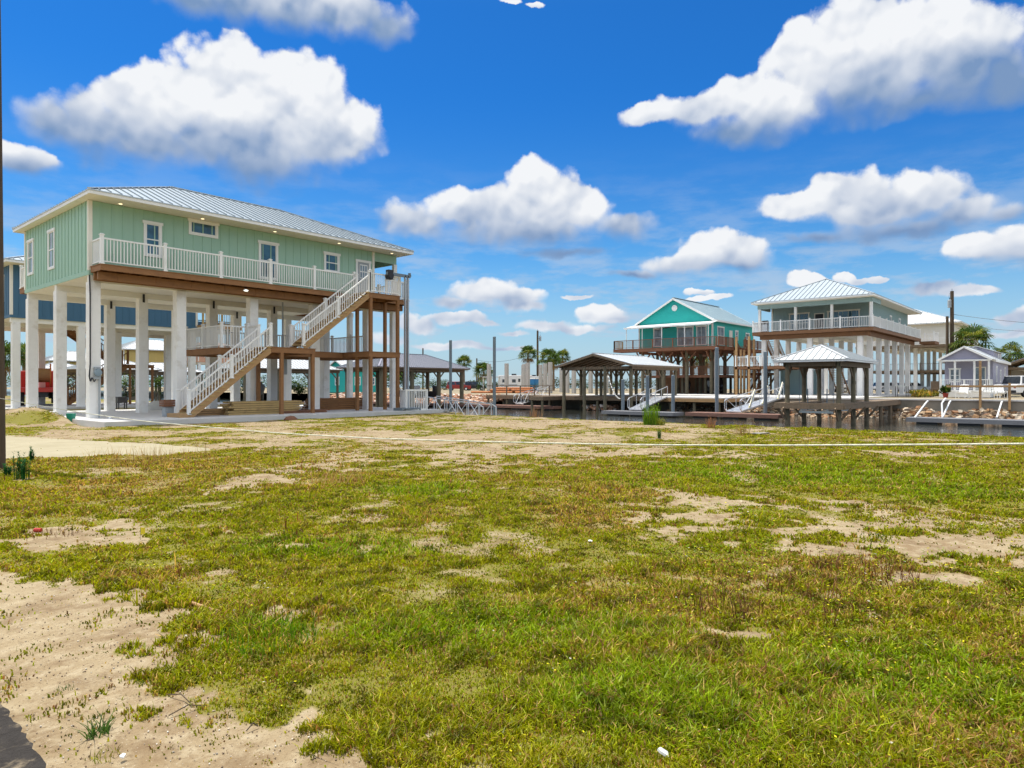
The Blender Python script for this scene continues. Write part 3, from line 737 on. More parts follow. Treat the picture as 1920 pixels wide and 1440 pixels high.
# patio slabs across the canal
for (x0,x1,y0,y1,lb) in ((61.9,96,15.3,29.5,'pale concrete slab under the grey-blue house'),(61.9,88,31.0,45,'pale concrete slab under the teal house')):
    a = MB(); a.box(x0,y0,.3,x1,y1,.5); a.build('patio', 'slab', None, label=lb, cat='patio', kind='structure')
def stones(mb, pts, seed=0):
    rs = random.Random(seed)
    for (x,y,z,s) in pts:
        vs = []
        for (a,b,c) in ((-1,-1,-1),(1,-1,-1),(1,1,-1),(-1,1,-1),(-1,-1,1),(1,-1,1),(1,1,1),(-1,1,1)):
            k = rs.uniform(.55,1.0); vs.append(Vector((a*s*k*rs.uniform(.6,1), b*s*k*rs.uniform(.6,1), c*s*.6*k)))
        rot = Matrix.Rotation(rs.uniform(0,6.28),3,'Z') @ Matrix.Rotation(rs.uniform(-.6,.6),3,'X')
        mb.add([tuple(rot@v+Vector((x,y,z))) for v in vs], [(0,3,2,1),(4,5,6,7),(0,1,5,4),(1,2,6,5),(2,3,7,6),(3,0,4,7)])
def stonemat(name, cols):
    m = bpy.data.materials.new(name); m.use_nodes = True; p = m.node_tree.nodes['Principled BSDF']; q = NG(m.node_tree)
    g_ = q.new('ShaderNodeNewGeometry'); r_ = g_.outputs['Random Per Island']
    cr = q.new('ShaderNodeValToRGB'); q.l.new(r_, cr.inputs[0]); cr.color_ramp.interpolation = 'CONSTANT'
    for i, c in enumerate(cols):
        if i < 2: e_ = cr.color_ramp.elements[i]; e_.position = i/len(cols)
        else: e_ = cr.color_ramp.elements.new(i/len(cols))
        e_.color = (*c, 1)
    tcn = q.new('ShaderNodeTexCoord'); f = q.ramp(q.noise(tcn.outputs['Object'], 5, 5, .65), .3, .7, .65, 1.25)
    cc = q.new('ShaderNodeCombineXYZ'); [q.put(cc.inputs[i], f) for i in range(3)]
    q.put(p.inputs['Base Color'], q.mix(1.0, cr.outputs[0], cc.outputs[0], 'MULTIPLY')); p.inputs['Roughness'].default_value = .9
    M[name] = m
stonemat('riprap', [(.34,.20,.10),(.22,.15,.09),(.40,.29,.18),(.15,.10,.06),(.38,.33,.26),(.27,.14,.07),(.46,.39,.30),(.12,.09,.07)])
stonemat('riprap2', [(.50,.26,.15),(.46,.30,.20),(.60,.52,.44),(.40,.20,.12),(.66,.60,.54),(.34,.18,.11),(.55,.36,.24)])
rs = random.Random(3); pts = []
for i in range(4200):
    Y = rs.uniform(-30, 30); u = rs.random(); w_ = 2.6+1.2*sin(Y*.9)+.7*sin(Y*2.3+1)
    if 17 < Y < 24: w_ += .6
    X = 60.9-u*w_*1.35; z = -.42-u*.78+rs.uniform(-.08,.1)+.12*sin(Y*1.3)
    pts.append((X, Y, z, rs.uniform(.10,.30)))
a = MB(); stones(a, pts, 1); a.build('riprap', 'riprap', None, label='tumbled brown rocks along the foot of the far seawall', cat='rocks', kind='stuff')
pts = []
for i in range(3800):
    Y = rs.uniform(53.5, 88); u = rs.random(); X = 62.3-u*7.0; z = .25-u*1.35+rs.uniform(-.1,.1)
    pts.append((X, Y, z, rs.uniform(.12,.34)))
for i in range(260):
    Y = rs.uniform(36.5, 40); pts.append((60.5-rs.random()*3, Y, -.75+rs.uniform(-.2,.25), rs.uniform(.12,.3)))
a = MB(); stones(a, pts, 2); a.build('riprap', 'riprap2', None, label='slope of orange and white rubble beyond the short seawall', cat='rocks', kind='stuff')

# ---------------------------------------------------------------- main green house
ZF, ZT = 6.04, 9.04
A = stilt_house('stilt_house', 'mint green house on tall white columns with a hip metal roof and white stair', 9.8, 24.1, 31.0, 39.8, .2, ZF, ZT,
     [10.0,13.45,16.9,20.35,23.8,(25.6,.28)], [31.15,35.3,39.5], 'mint', oh=(.37,1.94,1.17,.6), rise=2.2, zc=5.74, rib=.40)
a = MB(); a.box(9.2,27.5,-.3,26.2,41,.2); a.build('slab', 'slab', A, bevel=.01)
for X in (13.45,16.9,20.35):
    for Y in (35.3,39.5):
        br_ = MB(); br_.box(X-.05,Y-.235,5.55,X+.05,Y-.215,5.95); br_.build('bracket', 'darkmetal', A)
# porch at the canal end: green header, ceiling, posts
a = MB(); a.box(24.13,31.0,8.55,25.75,31.14,9.03); a.box(25.61,31.14,8.55,25.75,39.8,9.03); a.build('porch_header', 'mint', A)
a = MB(); a.box(25.56,30.98,6.35,25.78,31.18,8.548); a.build('porch_post', 'white', A)
a = MB(); a.box(25.56,35.2,6.35,25.78,35.4,8.548); a.build('porch_post', 'white', A)
window(A, 'y-', 31.0, 12.66, 7.02, .70, 1.42)
for (u0,u1,v0,v1,sash,nm) in ((273,298,421,479,True,'window'),(357,404,418,439,False,'window'),(488,517,457,521,True,'window'),(610,633,476,509,True,'window')):
    pass
def fx_(u, Y=31.0):
    t = (u-960)/1280; return Y*(FW[0]+t*RT[0])/(FW[1]+t*RT[1])
def fz_(u, v, Y=31.0):
    t = (u-960)/1280; dd = Y/(FW[1]+t*RT[1]); return EYE-dd*(v-722)/1280
bpy.data.objects.remove(bpy.data.objects['window'].children[0]); bpy.data.objects.remove(bpy.data.objects['window'])
for (u0,u1,v0,v1,sash) in ((273.5,298.5,421,478,True),(357.5,404.5,419,439.5,False),(488,517.5,458,521,True),(610,633,478,508,True)):
    xa, xb = fx_(u0), fx_(u1); um = (u0+u1)/2; za, zb = fz_(um, v1), fz_(um, v0)
    window(A, 'y-', 31.0, (xa+xb)/2, za, xb-xa, zb-za, sash=sash)
# entry door with a six-light window
xa, xb = fx_(670), fx_(691); F = fmap('y-', 31.0)
f = MB(); fbox(f,F,xa-.12,0,6.36,xa,.05,8.35); fbox(f,F,xb,0,6.36,xb+.12,.05,8.35); fbox(f,F,xa-.15,0,8.35,xb+.15,.065,8.48); o = f.build('door_frame', 'white', A)
f = MB(); fbox(f,F,xa+.003,-.02,6.36,xb-.003,.03,8.347); dr0 = f.build('door', 'greybox', A)
f = MB(); fbox(f,F,xa+.12,.031,7.45,xb-.12,.05,8.22)
for i in range(4): fbox(f,F,xa+.12+(xb-xa-.27)*i/3,.051,7.45,xa+.15+(xb-xa-.27)*i/3,.062,8.22)
for i in range(3): fbox(f,F,xa+.12,.051,7.45+.37*i,xb-.12,.060,7.48+.37*i)
f.build('door_window', 'white', dr0)
f = MB()
for i in range(3):
    for j in range(2): fbox(f,F,xa+.16+(xb-xa-.27)*i/3,.0505,7.49+.37*j,xa+.11+(xb-xa-.27)*(i+1)/3,.054,7.80+.37*j)
f.build('pane', 'glassgrey', dr0)
f = MB(); fbox(f,F,xa+.05,.03,7.25,xa+.11,.09,7.31); f.build('handle', 'darkmetal', dr0)
# end wall windows
def fy_(u, X=9.8):
    t = (u-960)/1280; return X*(FW[1]+t*RT[1])/(FW[0]+t*RT[0])
def fzx(u, v, X=9.8):
    t = (u-960)/1280; dd = X/(FW[0]+t*RT[0]); return EYE-dd*(v-722)/1280
for (u0,u1,v0,v1) in ((92.5,102.5,435,501),(54,62.5,454,512)):
    ya, yb = fy_(u1), fy_(u0); um = (u0+u1)/2
    window(A, 'x-', 9.8, (ya+yb)/2, fzx(um,v1), yb-ya, fzx(um,v0)-fzx(um,v1), mglass='glassgrey')
# soffit lights
for (u, v) in ((226,382),(380,410),(515.6,434),(636,456),(734.8,475)):
    t_ = (u-960)/1280; dd = (9.045-EYE)*1280/(722-v); c = (dd*(FW[0]+t_*RT[0]), dd*(FW[1]+t_*RT[1]))
    a = MB(); a.cyl((c[0],c[1],9.05),(c[0],c[1],9.035),.10,.10,12); q_ = a.build('soffit_light', 'white', A)
    a = MB(); a.cyl((c[0],c[1],9.034),(c[0],c[1],9.026),.075,.07,12); a.build('lens', 'lamp', q_)
# deck along the front
ZD = 6.35
deck(A, 9.84, 25.7, 29.85, 30.95, ZD, 'wood', rim=.25)
deck(A, 24.2, 25.7, 31.0, 40.4, ZD-.004, 'wood', rim=.25, name='deck')
deck(A, 21.95, 24.0, 28.6, 29.80, ZD-.002, 'wood', rim=.26)
deck(A, 9.84, 24.2, 39.86, 40.9, ZD, 'wood', rim=.25)
a = MB(); a.box(9.9,30.30,5.78,25.6,30.42,6.09); a.box(9.9,30.72,5.78,25.6,30.84,6.09)
for i in range(11): a.box(10.6+i*1.5,30.28,5.80,10.615+i*1.5,30.298,6.08)
a.build('deck_beam', 'wood', A)
railing(A, (9.9,29.9,ZD), (21.95,29.9,ZD), post=2.42, sp=.125)
railing(A, (9.9,29.9,ZD), (9.9,30.9,ZD), endposts=(0,0))
railing(A, (24.0,28.66,ZD), (22.05,28.66,ZD), endposts=(1,1))
railing(A, (23.96,28.66,ZD), (23.96,29.8,ZD), endposts=(0,0))
railing(A, (24.0,29.9,ZD), (25.66,29.9,ZD), endposts=(0,1))
railing(A, (25.66,29.9,ZD), (25.66,40.3,ZD), post=2.6, endposts=(0,1))
railing(A, (9.9,40.85,ZD), (20,40.85,ZD), post=2.5); railing(A, (9.9,39.9,ZD), (9.9,40.85,ZD), endposts=(0,0))
# intermediate level
ZM = 3.30
deck(A, 16.45, 18.75, 28.6, 30.85, ZM, 'wood', rim=.26)
deck(A, 15.2, 24.0, 30.9, 34.8, ZM-.003, 'wood', rim=.30)
deck(A, 21.95, 24.0, 28.6, 30.85, ZM-.001, 'wood', rim=.28)
railing(A, (15.3,34.7,ZM), (23.9,34.7,ZM), post=2.15); railing(A, (15.3,30.98,ZM), (15.3,34.7,ZM), post=1.9, endposts=(1,0))
railing(A, (23.9,31,ZM), (23.9,34.7,ZM), post=1.9, endposts=(1,0)); railing(A, (19.0,30.98,ZM), (20.1,30.98,ZM)); railing(A, (15.35,30.95,ZM), (16.5,30.95,ZM), endposts=(0,1))
# stairs
stair(A, (18.15,28.64,ZM), (22.0,28.64,ZD), (0,1.12,0), post=1.95)
stair(A, (12.75,28.64,.2), (16.45,28.64,ZM), (0,1.12,0), post=1.85)
railing(A, (16.45,29.86,ZM), (16.5,30.8,ZM), endposts=(0,1))
for (px, py, z1) in ((17.0,28.68,ZM-.26),(18.65,28.68,ZM-.26),(22.1,28.68,ZD-.27),(23.9,28.68,ZD-.27),(23.9,29.75,ZD-.27),(22.05,29.75,ZD-.27),(25.6,29.95,ZD-.27),(17.0,30.75,ZM-.26)):
    a = MB(); a.cbox(px,py,.19,.15,.15,z1-.19); a.build('stair_post', 'wood', A)
a = MB(); a.box(12.35,28.6,.2,12.72,29.8,.36); a.build('stair_foot', 'woodlight', A)
a = MB(); a.cyl((15.9,29.9,5.92),(15.9,29.9,5.98),.12,.06,10); o = a.build('flood_light', 'greybox', A)
a = MB(); a.cyl((15.9,29.86,5.90),(15.9,29.86,5.925),.09,.09,10); a.build('lens', 'floodlamp', o)

# electric service on the corner column
t = thing('electric_meter', 'grey round electric meter with a cable on the corner column', 'electric meter', (10.0,30.9,.2))
a = MB(); a.box(9.93,30.80,1.78,10.17,30.93,2.28); a.build('meter_box', 'greybox', t, bevel=.01)
a = MB(); a.cyl((10.05,30.80,2.05),(10.05,30.72,2.05),.16,.14,20); a.build('meter_dial', 'glassgrey', t)
a = MB(); a.cyl((10.12,30.86,.2),(10.12,30.86,1.78),.035,.035,10); a.build('conduit', 'greybox', t)
a = MB(); a.tube([(9.86,30.86,1.85),(9.80,30.86,1.7),(9.76,30.86,1.9),(9.80,30.87,2.4),(9.80,30.88,5.2),(9.78,30.9,6.0)], .028); a.tube([(9.86,30.84,1.85),(9.93,30.84,1.68),(10.0,30.84,1.8)],.02); a.build('cable', 'darkmetal', t)
t = thing('electric_cabinet', 'tall grey electric panel and conduit on a column under the middle landing', 'electric panel', (19.1,31.6,.2))
a = MB(); a.box(18.95,32.0,2.1,19.3,32.18,2.9); a.build('panel_box', 'greybox', t, bevel=.01)
a = MB(); a.cyl((19.1,32.1,2.9),(19.1,32.1,5.9),.045,.045,8); a.build('conduit', 'greybox', t)
a = MB(); a.box(19.0,32.05,.2,19.25,32.2,2.1); a.build('panel_post', 'white', t)
# cargo lift at the canal end of the landing
t = thing('cargo_lift', 'steel cargo lift rails with a motor arm beside the upper landing', 'lift', (24.25,28.4,.2))
for X in (24.15, 24.35):
    a = MB(); a.box(X-.035,28.30,.2,X+.035,28.42,7.45); a.build('lift_rail', 'steel', t)
a = MB(); a.box(22.9,28.3,7.35,24.5,28.42,7.5); a.bar((24.5,28.36,7.42),(24.45,28.36,7.62),.12,.1); a.build('lift_arm', 'galv', t)
a = MB(); a.box(22.95,28.25,7.12,23.25,28.5,7.62); a.cyl((23.1,28.2,7.3),(23.1,28.55,7.3),.16,.16,12); a.build('motor', 'darkmetal', t)
a = MB(); a.box(23.3,27.6,.28,24.6,28.3,.34); a.box(23.3,27.6,.2,23.36,28.3,.28); a.box(24.54,27.6,.2,24.6,28.3,.28)
a.build('lift_platform', 'galv', t)
# white slatted cage and gate by the slab end
t = thing('white_gate', 'white slatted gate at the top of the near gangway', 'gate', (25.4,27.2,.1))
gA_, gB_ = Vector((*pix(761,770,36.2)[:2], .12)), Vector((*pix(800,770,36.9)[:2], .10))
for P_ in (gA_, gB_):
    a = MB(); a.cbox(P_.x,P_.y,.0,.09,.09,1.32); a.build('gate_post', 'white', t)
a = MB(); Z = Vector((0,0,1))
a.bar(gA_+Z*1.16,gB_+Z*1.16,.04,.09); a.bar(gA_+Z*.12,gB_+Z*.12,.04,.12)
for i in range(1,12):
    c = gA_.lerp(gB_, i/12); a.bar(c+Z*.1,c+Z*1.15,.03,.035)
a.bar(gA_.lerp(gB_,.45)+Z*1.1,gA_.lerp(gB_,.62)+Z*.15,.03,.03); a.build('gate_panel', 'white', t)
gC_ = Vector((*pix(752,768,37.6)[:2], .12))
o = railing(t, gC_, gA_, h=1.15, sp=.14, pw=.09, caps=False, endposts=(1,0))
# aluminium gangway going down to the hidden float
def gangway(label, top, bot, width=1.1, h=.95, panels=6, m='alu', group='gangways', brace=1):
    top, bot = Vector(top), Vector(bot); d = (bot-top); u = d.normalized(); s = Vector((-u.y, u.x, 0)).normalized()*(width/2)
    t = thing('gangway', label, 'gangway', top, group); Z = Vector((0,0,1))
    a = MB(); a.bar(top, bot, width, .07, up=Z); a.build('ramp', m, t)
    for k in (-1, 1):
        a = MB(); o = s*k
        a.bar(top+o+Z*h, bot+o+Z*h, .05, .05); a.bar(top+o+Z*.06, bot+o+Z*.06, .05, .08)
        for i in range(panels+1):
            c = top.lerp(bot, i/panels)+o; a.bar(c, c+Z*h, .035, .035)
            if i < panels and brace and i % brace == 0:
                c2 = top.lerp(bot, (i+1)/panels)+o
                if (i//brace) % 2: a.bar(c+Z*h, c2+Z*.05, .035, .035)
                else: a.bar(c+Z*.05, c2+Z*h, .035, .035)
        e_ = bot+o+u*.35; a.bar(bot+o+Z*h, e_+Z*(h-.12), .05, .05); a.bar(e_+Z*(h-.12), e_+Z*.3, .05, .05); a.bar(e_+Z*.3, bot+o+Z*.06, .05, .05)
        a.build('truss_rail', m, t)
    return t
gangway('silver truss gangway running down behind the lawn from the white gate', (26.75,29.2,-.05), (26.75,24.9,-.42), 1.0, .95, 5)

# ---------------------------------------------------------------- blue house behind
Dh = stilt_house('stilt_house', 'blue house on white columns standing behind the mint green house', 11.8, 23.3, 51.0, 60.0, .1, 5.75, 9.0,
     [12.1,15.7,19.4,23.0,(26.2,.3)], [51.2,55.4,59.7], 'blue', oh=(.5,3.2,1.1,.6), rise=2.0, zc=5.45)
window(Dh, 'x-', 11.8, 53.0, 6.9, .9, 1.5, mglass='glassgrey')
window(Dh, 'x-', 11.8, 57.0, 6.9, .9, 1.5, mglass='glassgrey')
a = MB(); a.box(23.3,51.0,5.75,26.3,51.12,6.3); a.box(23.3,51.0,6.36,26.3,51.1,6.42); a.build('porch_band', 'blue', Dh)
deck(Dh, 23.3, 26.4, 50.2, 60, 6.0, 'woodlight')
railing(Dh, (23.4,50.25,6.0), (26.3,50.25,6.0), post=1.5, mrail='woodfresh')
stair(Dh, (16.2,55.6,.15), (20.2,55.6,3.1), (0,1.2,0), mstr='wood', mtread='wood', mrail='wood', sp=.16)
stair(Dh, (20.2,57.2,3.1), (16.4,57.2,5.9), (0,1.2,0), mstr='wood', mtread='wood', mrail='wood', sp=.16)
deck(Dh, 20.2, 22.0, 55.4, 58.6, 3.1, 'wood')
for (x_, y_) in ((20.3,55.5),(21.9,55.5),(20.3,58.5),(21.9,58.5),(16.2,56.9)):
    a = MB(); a.cbox(x_,y_,.1,.15,.15,3.0 if x_ > 20 else 5.6); a.build('stair_post', 'wood', Dh)
a = MB(); a.box(11,50.2,-.1,27,60.6,.12); a.build('slab', 'slab', Dh)

# ---------------------------------------------------------------- pavilions over boat slips
def pavilion(name, label, x0, x1, y0, y1, zb, ze, rise, posts, mroof, mpost='pilewood', gable=False, pr=.15, beam='woodold', rib=.42, cat='boathouse', group='boathouses', fas='white', braces=True, square=False):
    t = thing(name, label, cat, ((x0+x1)/2, (y0+y1)/2, zb), group)
    for (x, y) in posts:
        a = MB()
        if square: a.cbox(x,y,zb,pr*2,pr*2,ze-zb)
        else: a.cyl((x,y,zb),(x,y,ze),pr*1.06,pr*.94,9)
        a.build('post', mpost, t, smooth=False)
    a = MB(); xs = sorted({p[0] for p in posts}); ys = sorted({p[1] for p in posts})
    for Y in (ys[0], ys[-1]): a.box(xs[0]-.2,Y-pr-.05,ze-.30,xs[-1]+.2,Y-pr+.002,ze-.01); a.box(xs[0]-.2,Y+pr-.002,ze-.30,xs[-1]+.2,Y+pr+.05,ze-.01)
    for X in xs: a.box(X-.05,ys[0]+.16,ze-.28,X+.05,ys[-1]-.16,ze-.012)
    if braces:
        for (x, y) in posts:
            for s in (-1, 1):
                if xs[0] <= x+s*.9 <= xs[-1]+.3: a.bar((x,y,ze-1.1),(x+s*.9,y,ze-.2),.08,.12)
    a.build('beam', beam, t)
    if not gable: hip_roof(t, x0, x1, y0, y1, ze, rise, mroof, fas, rib=rib, fas=.15, msof=beam)
    else:
        ym = (y0+y1)/2; zt = ze+.10; r = MB()
        for (ya, yb) in ((y0, ym), (y1, ym)):
            r.prism([(x0,ya,zt),(x1,ya,zt),(x1,yb,zt+rise),(x0,yb,zt+rise)], (0,0,.05))
            n = int((x1-x0)/rib)
            for i in range(1, n):
                x = x0+(x1-x0)*i/n; r.bar((x,ya,zt+.065),(x,yb,zt+rise+.065),.035,.04)
        r.bar((x0,ym,zt+rise+.07),(x1,ym,zt+rise+.07),.3,.04)
        ro = r.build('roof', mroof, t)
        w = MB()
        for x in (x0, x1-.06):
            for ya in (y0, y1): w.bar((x+.03,ya,zt-.11),(x+.03,ym,zt+rise-.11),.05,.2)
        for ya in (y0+.03, y1-.03): w.box(x0,ya-.03,zt-.16,x1,ya+.03,zt-.008)
        w.build('fascia', beam, ro)
        u = MB(); n = int((x1-x0)/1.2)
        for i in range(n+1):
            x = x0+.2+(x1-x0-.4)*i/n
            for ya in (y0, y1): u.bar((x,ya,zt-.08),(x,ym,zt+rise-.08),.05,.14)
        for ya in (y0, y1): u.prism([(x0+.05,ya,zt-.012),(x1-.05,ya,zt-.012),(x1-.05,ym,zt+rise-.012),(x0+.05,ym,zt+rise-.012)], (0,0,.006))
        u.build('rafters', beam, ro)
    return t
E_ = pavilion('boathouse', 'small boathouse with white hip roof on dark posts before the grey-blue house', 45.3, 52.9, 11.7, 16.3, -1.9, 3.03, 1.0,
   [(x,y) for x in (45.75,49.1,52.5) for y in (12.35,15.5)], 'roofwhite', pr=.15)
a = MB()
for (x0,y0,x1,y1) in ((45.3,11.9,53.2,12.7),(45.3,15.2,53.2,16.2),(45.3,12.7,46.2,15.2),(53.2,11.9,61.0,13.2)):
    a.box(x0,y0,.30,x1,y1,.40)
a.build('walkway', 'woodold', E_)
a = MB()
for (x0,y0,x1,y1) in ((45.3,11.85,61,11.95),(45.3,16.15,53.2,16.25),(45.25,11.95,45.35,16.15),(53.2,13.15,61,13.25)): a.box(x0,y0,.02,x1,y1,.29)
for x in (45.75,49.1,52.5):
    for y in (12.35,15.5): a.bar((x,y,-.8),(x-.75,y,.1),.08,.14); a.bar((x,y,-.8),(x,y-.75 if y<14 else y+.75,.1),.08,.14)
for x in (55,58): a.cyl((x,12,-1.9),(x,12,.3),.13,.13,8)
a.build('walkway_frame', 'woodold', E_)
t = thing('boat_lift', 'aluminium boat lift cradle hanging in the small boathouse', 'boat lift', (49,14,-.4), 'boat lifts')
a = MB(); a.box(46.5,12.9,-.28,46.65,15.0,-.14); a.box(51.6,12.9,-.28,51.75,15.0,-.14); a.box(46.3,13.1,-.14,52,13.25,.0); a.box(46.3,14.7,-.14,52,14.85,.0); a.build('cradle', 'alu', t)
a = MB()
for x in (46.57,51.67):
    for y in (12.9,15.0): a.cyl((x,y,-.2),(x,y,2.8),.018,.018,5)
a.build('lift_cable', 'galv', t)
for y in (13.4,14.6):
    a = MB(); a.cyl((47.0,y,-.1),(47.0,y,1.3),.035,.035,8); a.build('guide_post', 'galv', t)
F_ = pavilion('boathouse', 'dark timber boathouse with a low white gable roof beside the teal house', 55.3, 65.2, 32.7, 41.7, -1.9, 3.35, 1.15,
   [(x,y) for x in (55.9,58.9,61.8,64.7) for y in (33.3,36.2,38.6,41.1)], 'roofwhite', gable=True, pr=.17, beam='woodold', rib=.6)
G_ = pavilion('boathouse', 'large dark boathouse with a grey hip roof beyond the steel pilings', 43.3, 56.5, 54.9, 62.1, -1.9, 3.3, 1.55,
   [(x,y) for x in (44.2,48.3,52.2,55.8) for y in (55.6,61.4)], 'roofgrey', pr=.24, fas='woodold', rib=.3)
for i, (u, d_, w_, l_, mr, lb) in enumerate(((455,74,13,7,'roofwhite','white roofed pavilion seen between the middle columns'),(150,78,9,7,'roofwhite','white roofed pavilion seen through the left columns'),
      (250,92,10,8,'roofwhite','far white roofed pavilion seen through the second bay'),(60,88,8,8,'roofwhite','far white roofed pavilion at the left edge'))):
    c = gp(u, d_); nx_ = 3
    pavilion('boathouse', lb, c[0], c[0]+w_, c[1], c[1]+l_, -1.2 if c[0] > 25 else -.2, 3.3, 1.3, [(c[0]+.5+(w_-1)*k/nx_, c[1]+q_) for k in range(nx_+1) for q_ in (.5, l_-.5)], mr, fas='woodold', rib=.5)

# piers and walkways on the far side
t = thing('pier', 'timber pier in front of the teal house seawall', 'pier', (58,27,-1), 'piers')
a = MB(); a.box(56.4,24.5,.36,61.0,31.8,.46); a.build('deck_boards', 'slab', t)
a = MB(); a.box(56.35,24.45,.05,56.47,31.85,.355); a.box(56.4,24.45,.05,60.9,24.57,.355); a.box(56.4,31.75,.05,60.9,31.85,.355); a.build('rim', 'woodlight', t)
for Y in (25,27.3,29.6,31.4):
    a = MB(); a.cyl((56.65,Y,-1.9),(56.65,Y,.05),.13,.13,8); a.build('pile', 'pilewood', t)
t = thing('pier', 'dark timber pier under and beside the gable boathouse', 'pier', (57,42,-1), 'piers')
a = MB(); a.box(57.2,31.9,.33,61.0,53.0,.42); a.box(53.5,41.9,.33,57.2,43.6,.42); a.build('deck_boards', 'woodold', t)
a = MB(); a.box(57.1,31.9,.02,57.2,41.9,.325); a.box(57.1,43.6,.02,57.2,53,.325); a.box(53.4,41.85,.02,57.1,41.95,.325); a.box(53.4,41.95,.02,53.5,43.6,.325); a.build('rim', 'woodold', t)
for (x_, y_) in ((57.3,35),(57.3,38),(57.3,44),(57.3,47),(57.3,50),(57.3,52.8),(53.6,43.4),(53.6,42.1)):
    a = MB(); a.cyl((x_,y_,-1.9),(x_,y_,.02),.13,.13,8); a.build('pile', 'pilewood', t)
o = MB()
for y_ in range(44, 54, 2): o.box(57.2,y_-.05,.42,57.3,y_+.05,1.5)
o.box(57.2,43.6,1.42,57.3,53,1.5); o.box(57.22,43.6,.95,57.28,53,1.0)
o.build('railing', 'woodold', t)

# floats
def floatdock(label, x0, x1, y0, y1, z, m, rim='dockgrey'):
    t = thing('floating_dock', label, 'floating dock', ((x0+x1)/2,(y0+y1)/2,-1), 'floating docks')
    n = max(1, int((y1-y0)/.16)); a = MB()
    for i in range(n): a.box(x0,y0+(y1-y0)*i/n+.004,z-.04,x1,y0+(y1-y0)*(i+1)/n-.004,z)
    a.build('deck_boards', m, t)
    a = MB(); a.box(x0-.04,y0,z-.26,x0,y1,z+.01); a.box(x1,y0,z-.26,x1+.04,y1,z+.01); a.box(x0,y0-.04,z-.26,x1,y0,z+.01); a.box(x0,y1,z-.26,x1,y1+.04,z+.01); a.build('rim', rim, t)
    k = max(2, int((y1-y0)/2))
    for i in range(k):
        c = y0+(y1-y0)*(i+.5)/k; a = MB(); a.box(x0+.12,c-.6,-1.15,x1-.12,c+.6,z-.05); a.build('pontoon', 'black', t)
    return t
floatdock('grey floating dock running off the right edge of the photo', 51, 52.9, -3.0, 2.6, -.60, 'dockgrey')
floatdock('grey floating dock left of the gap, below the long seawall', 51, 52.9, 2.75, 9.6, -.60, 'dockgrey')
floatdock('brown floating dock with a silver gangway landing on it below the grey-blue house', 49.5, 51.4, 17.4, 24.6, -.60, 'dockbrown', 'dockbrown')
floatdock('dark floating dock with three steel piles below the pier', 48.6, 50.3, 25.2, 31.8, -.62, 'dockgrey')
floatdock('long reddish brown floating dock across the canal at the left', 54.6, 56.6, 41.5, 74, -.62, 'dockbrown', 'dockbrown')
def pile(x, y, top, r, label, m='galv', group='steel guide piles'):
    a = MB(); a.cyl((x,y,-2),(x,y,top),r,r,12); a.cyl((x,y,top),(x,y,top+.03),r*1.08,r*.9,12)
    a.build('steel_pile', m, None, smooth=False, label=label, cat='pile', group=group)
pile(27.5, 24.9, 4.15, .085, 'tall steel pile right of the near gangway, the taller-looking of two')
pile(27.5, 28.3, 4.1, .085, 'tall steel pile behind the near gangway, left of the other')
for (u, v, X, lb) in ((1168,712,50.5,'short steel pile left of the white gangway at the dark float'),(1214,705,50.5,'steel pile in the middle of the white gangway'),(1262,704,50.4,'steel pile standing before the teal house pier'),
        (1344,652,51.6,'tall steel pile in front of the corner of the teal house'),(1435,660,51.6,'tall steel pile beside the grey-blue house left column')):
    t_ = (u-960)/1280; dd = X/(FW[0]+t_*RT[0]); pile(X, dd*(FW[1]+t_*RT[1]), EYE-dd*(v-722)/1280, .14, lb)
gangway('white gangway sloping from the teal house pier to the dark float', (56.4,30.4,.42), (49.9,29.3,-.52), 1.1, 1.0, 4, brace=0)
gw = gangway('silver gangway with three white panels leaning on it', (61.0,21.6,.42), (51.0,21.3,-.52), 1.2, 1.0, 5, brace=2)
gangway('silver gangway going down to the long reddish brown float', (60.9,47.3,.40), (56.3,47.3,-.5), 1.1, 1.0, 6)
for i, (f_, lb) in enumerate(((.22,'tilted white panel with yellow edge, lowest on the gangway'),(.50,'tilted white panel with yellow edge halfway up the gangway'),(.85,'tilted white panel with yellow edge at the gangway top'))):
    x_ = 51+10*f_; z_ = -.5+.94*f_
    t = thing('leaning_board', lb, 'panel', (x_,21.4,z_), 'white panels leaning on the gangway')
    a = MB(); a.bar((x_-.5,20.75,z_+.05),(x_+.55,20.72,z_+1.45),.30,.04,up=(0,1,0)); a.build('board', 'plasticwhite', t)
    a = MB(); a.bar((x_-.64,20.75,z_+.08),(x_+.41,20.72,z_+1.48),.03,.06,up=(0,1,0)); a.build('edge', 'flagyellow', t)
# handrails standing on the right-hand float
for (u1,v1,u2,v2,lb,kink) in ((1715,782,1738,753,'single slanted white handrail pole at the left of the grey float',0),(1767,784,1781,753,'forked white handrail in the middle of the grey float',1),(1869,786,1878,754,'slanted white handrail pole at the right end of the seawall',0)):
    d1 = 45.0; d2 = 48.0; P1_ = Vector(pix(u1,v1,d1)); P2_ = Vector(pix(u2,v2,d2)); P1_.z = -.60
    t = thing('handrail', lb, 'handrail', P1_, 'white handrail poles')
    a = MB(); a.cyl(P1_, P2_, .055, .055, 8); a.cyl(P2_, P2_+Vector((.35,0,.03)), .055,.055,8); a.build('pole', 'plasticwhite', t)
    if kink:
        Q1 = Vector(pix(1766,756,45.4)); Q2 = Vector(pix(1773,747,48)); a = MB(); a.cyl(P1_, Q1, .055,.055,8); a.cyl(Q1, Q2, .055,.055,8); a.build('pole', 'plasticwhite', t)

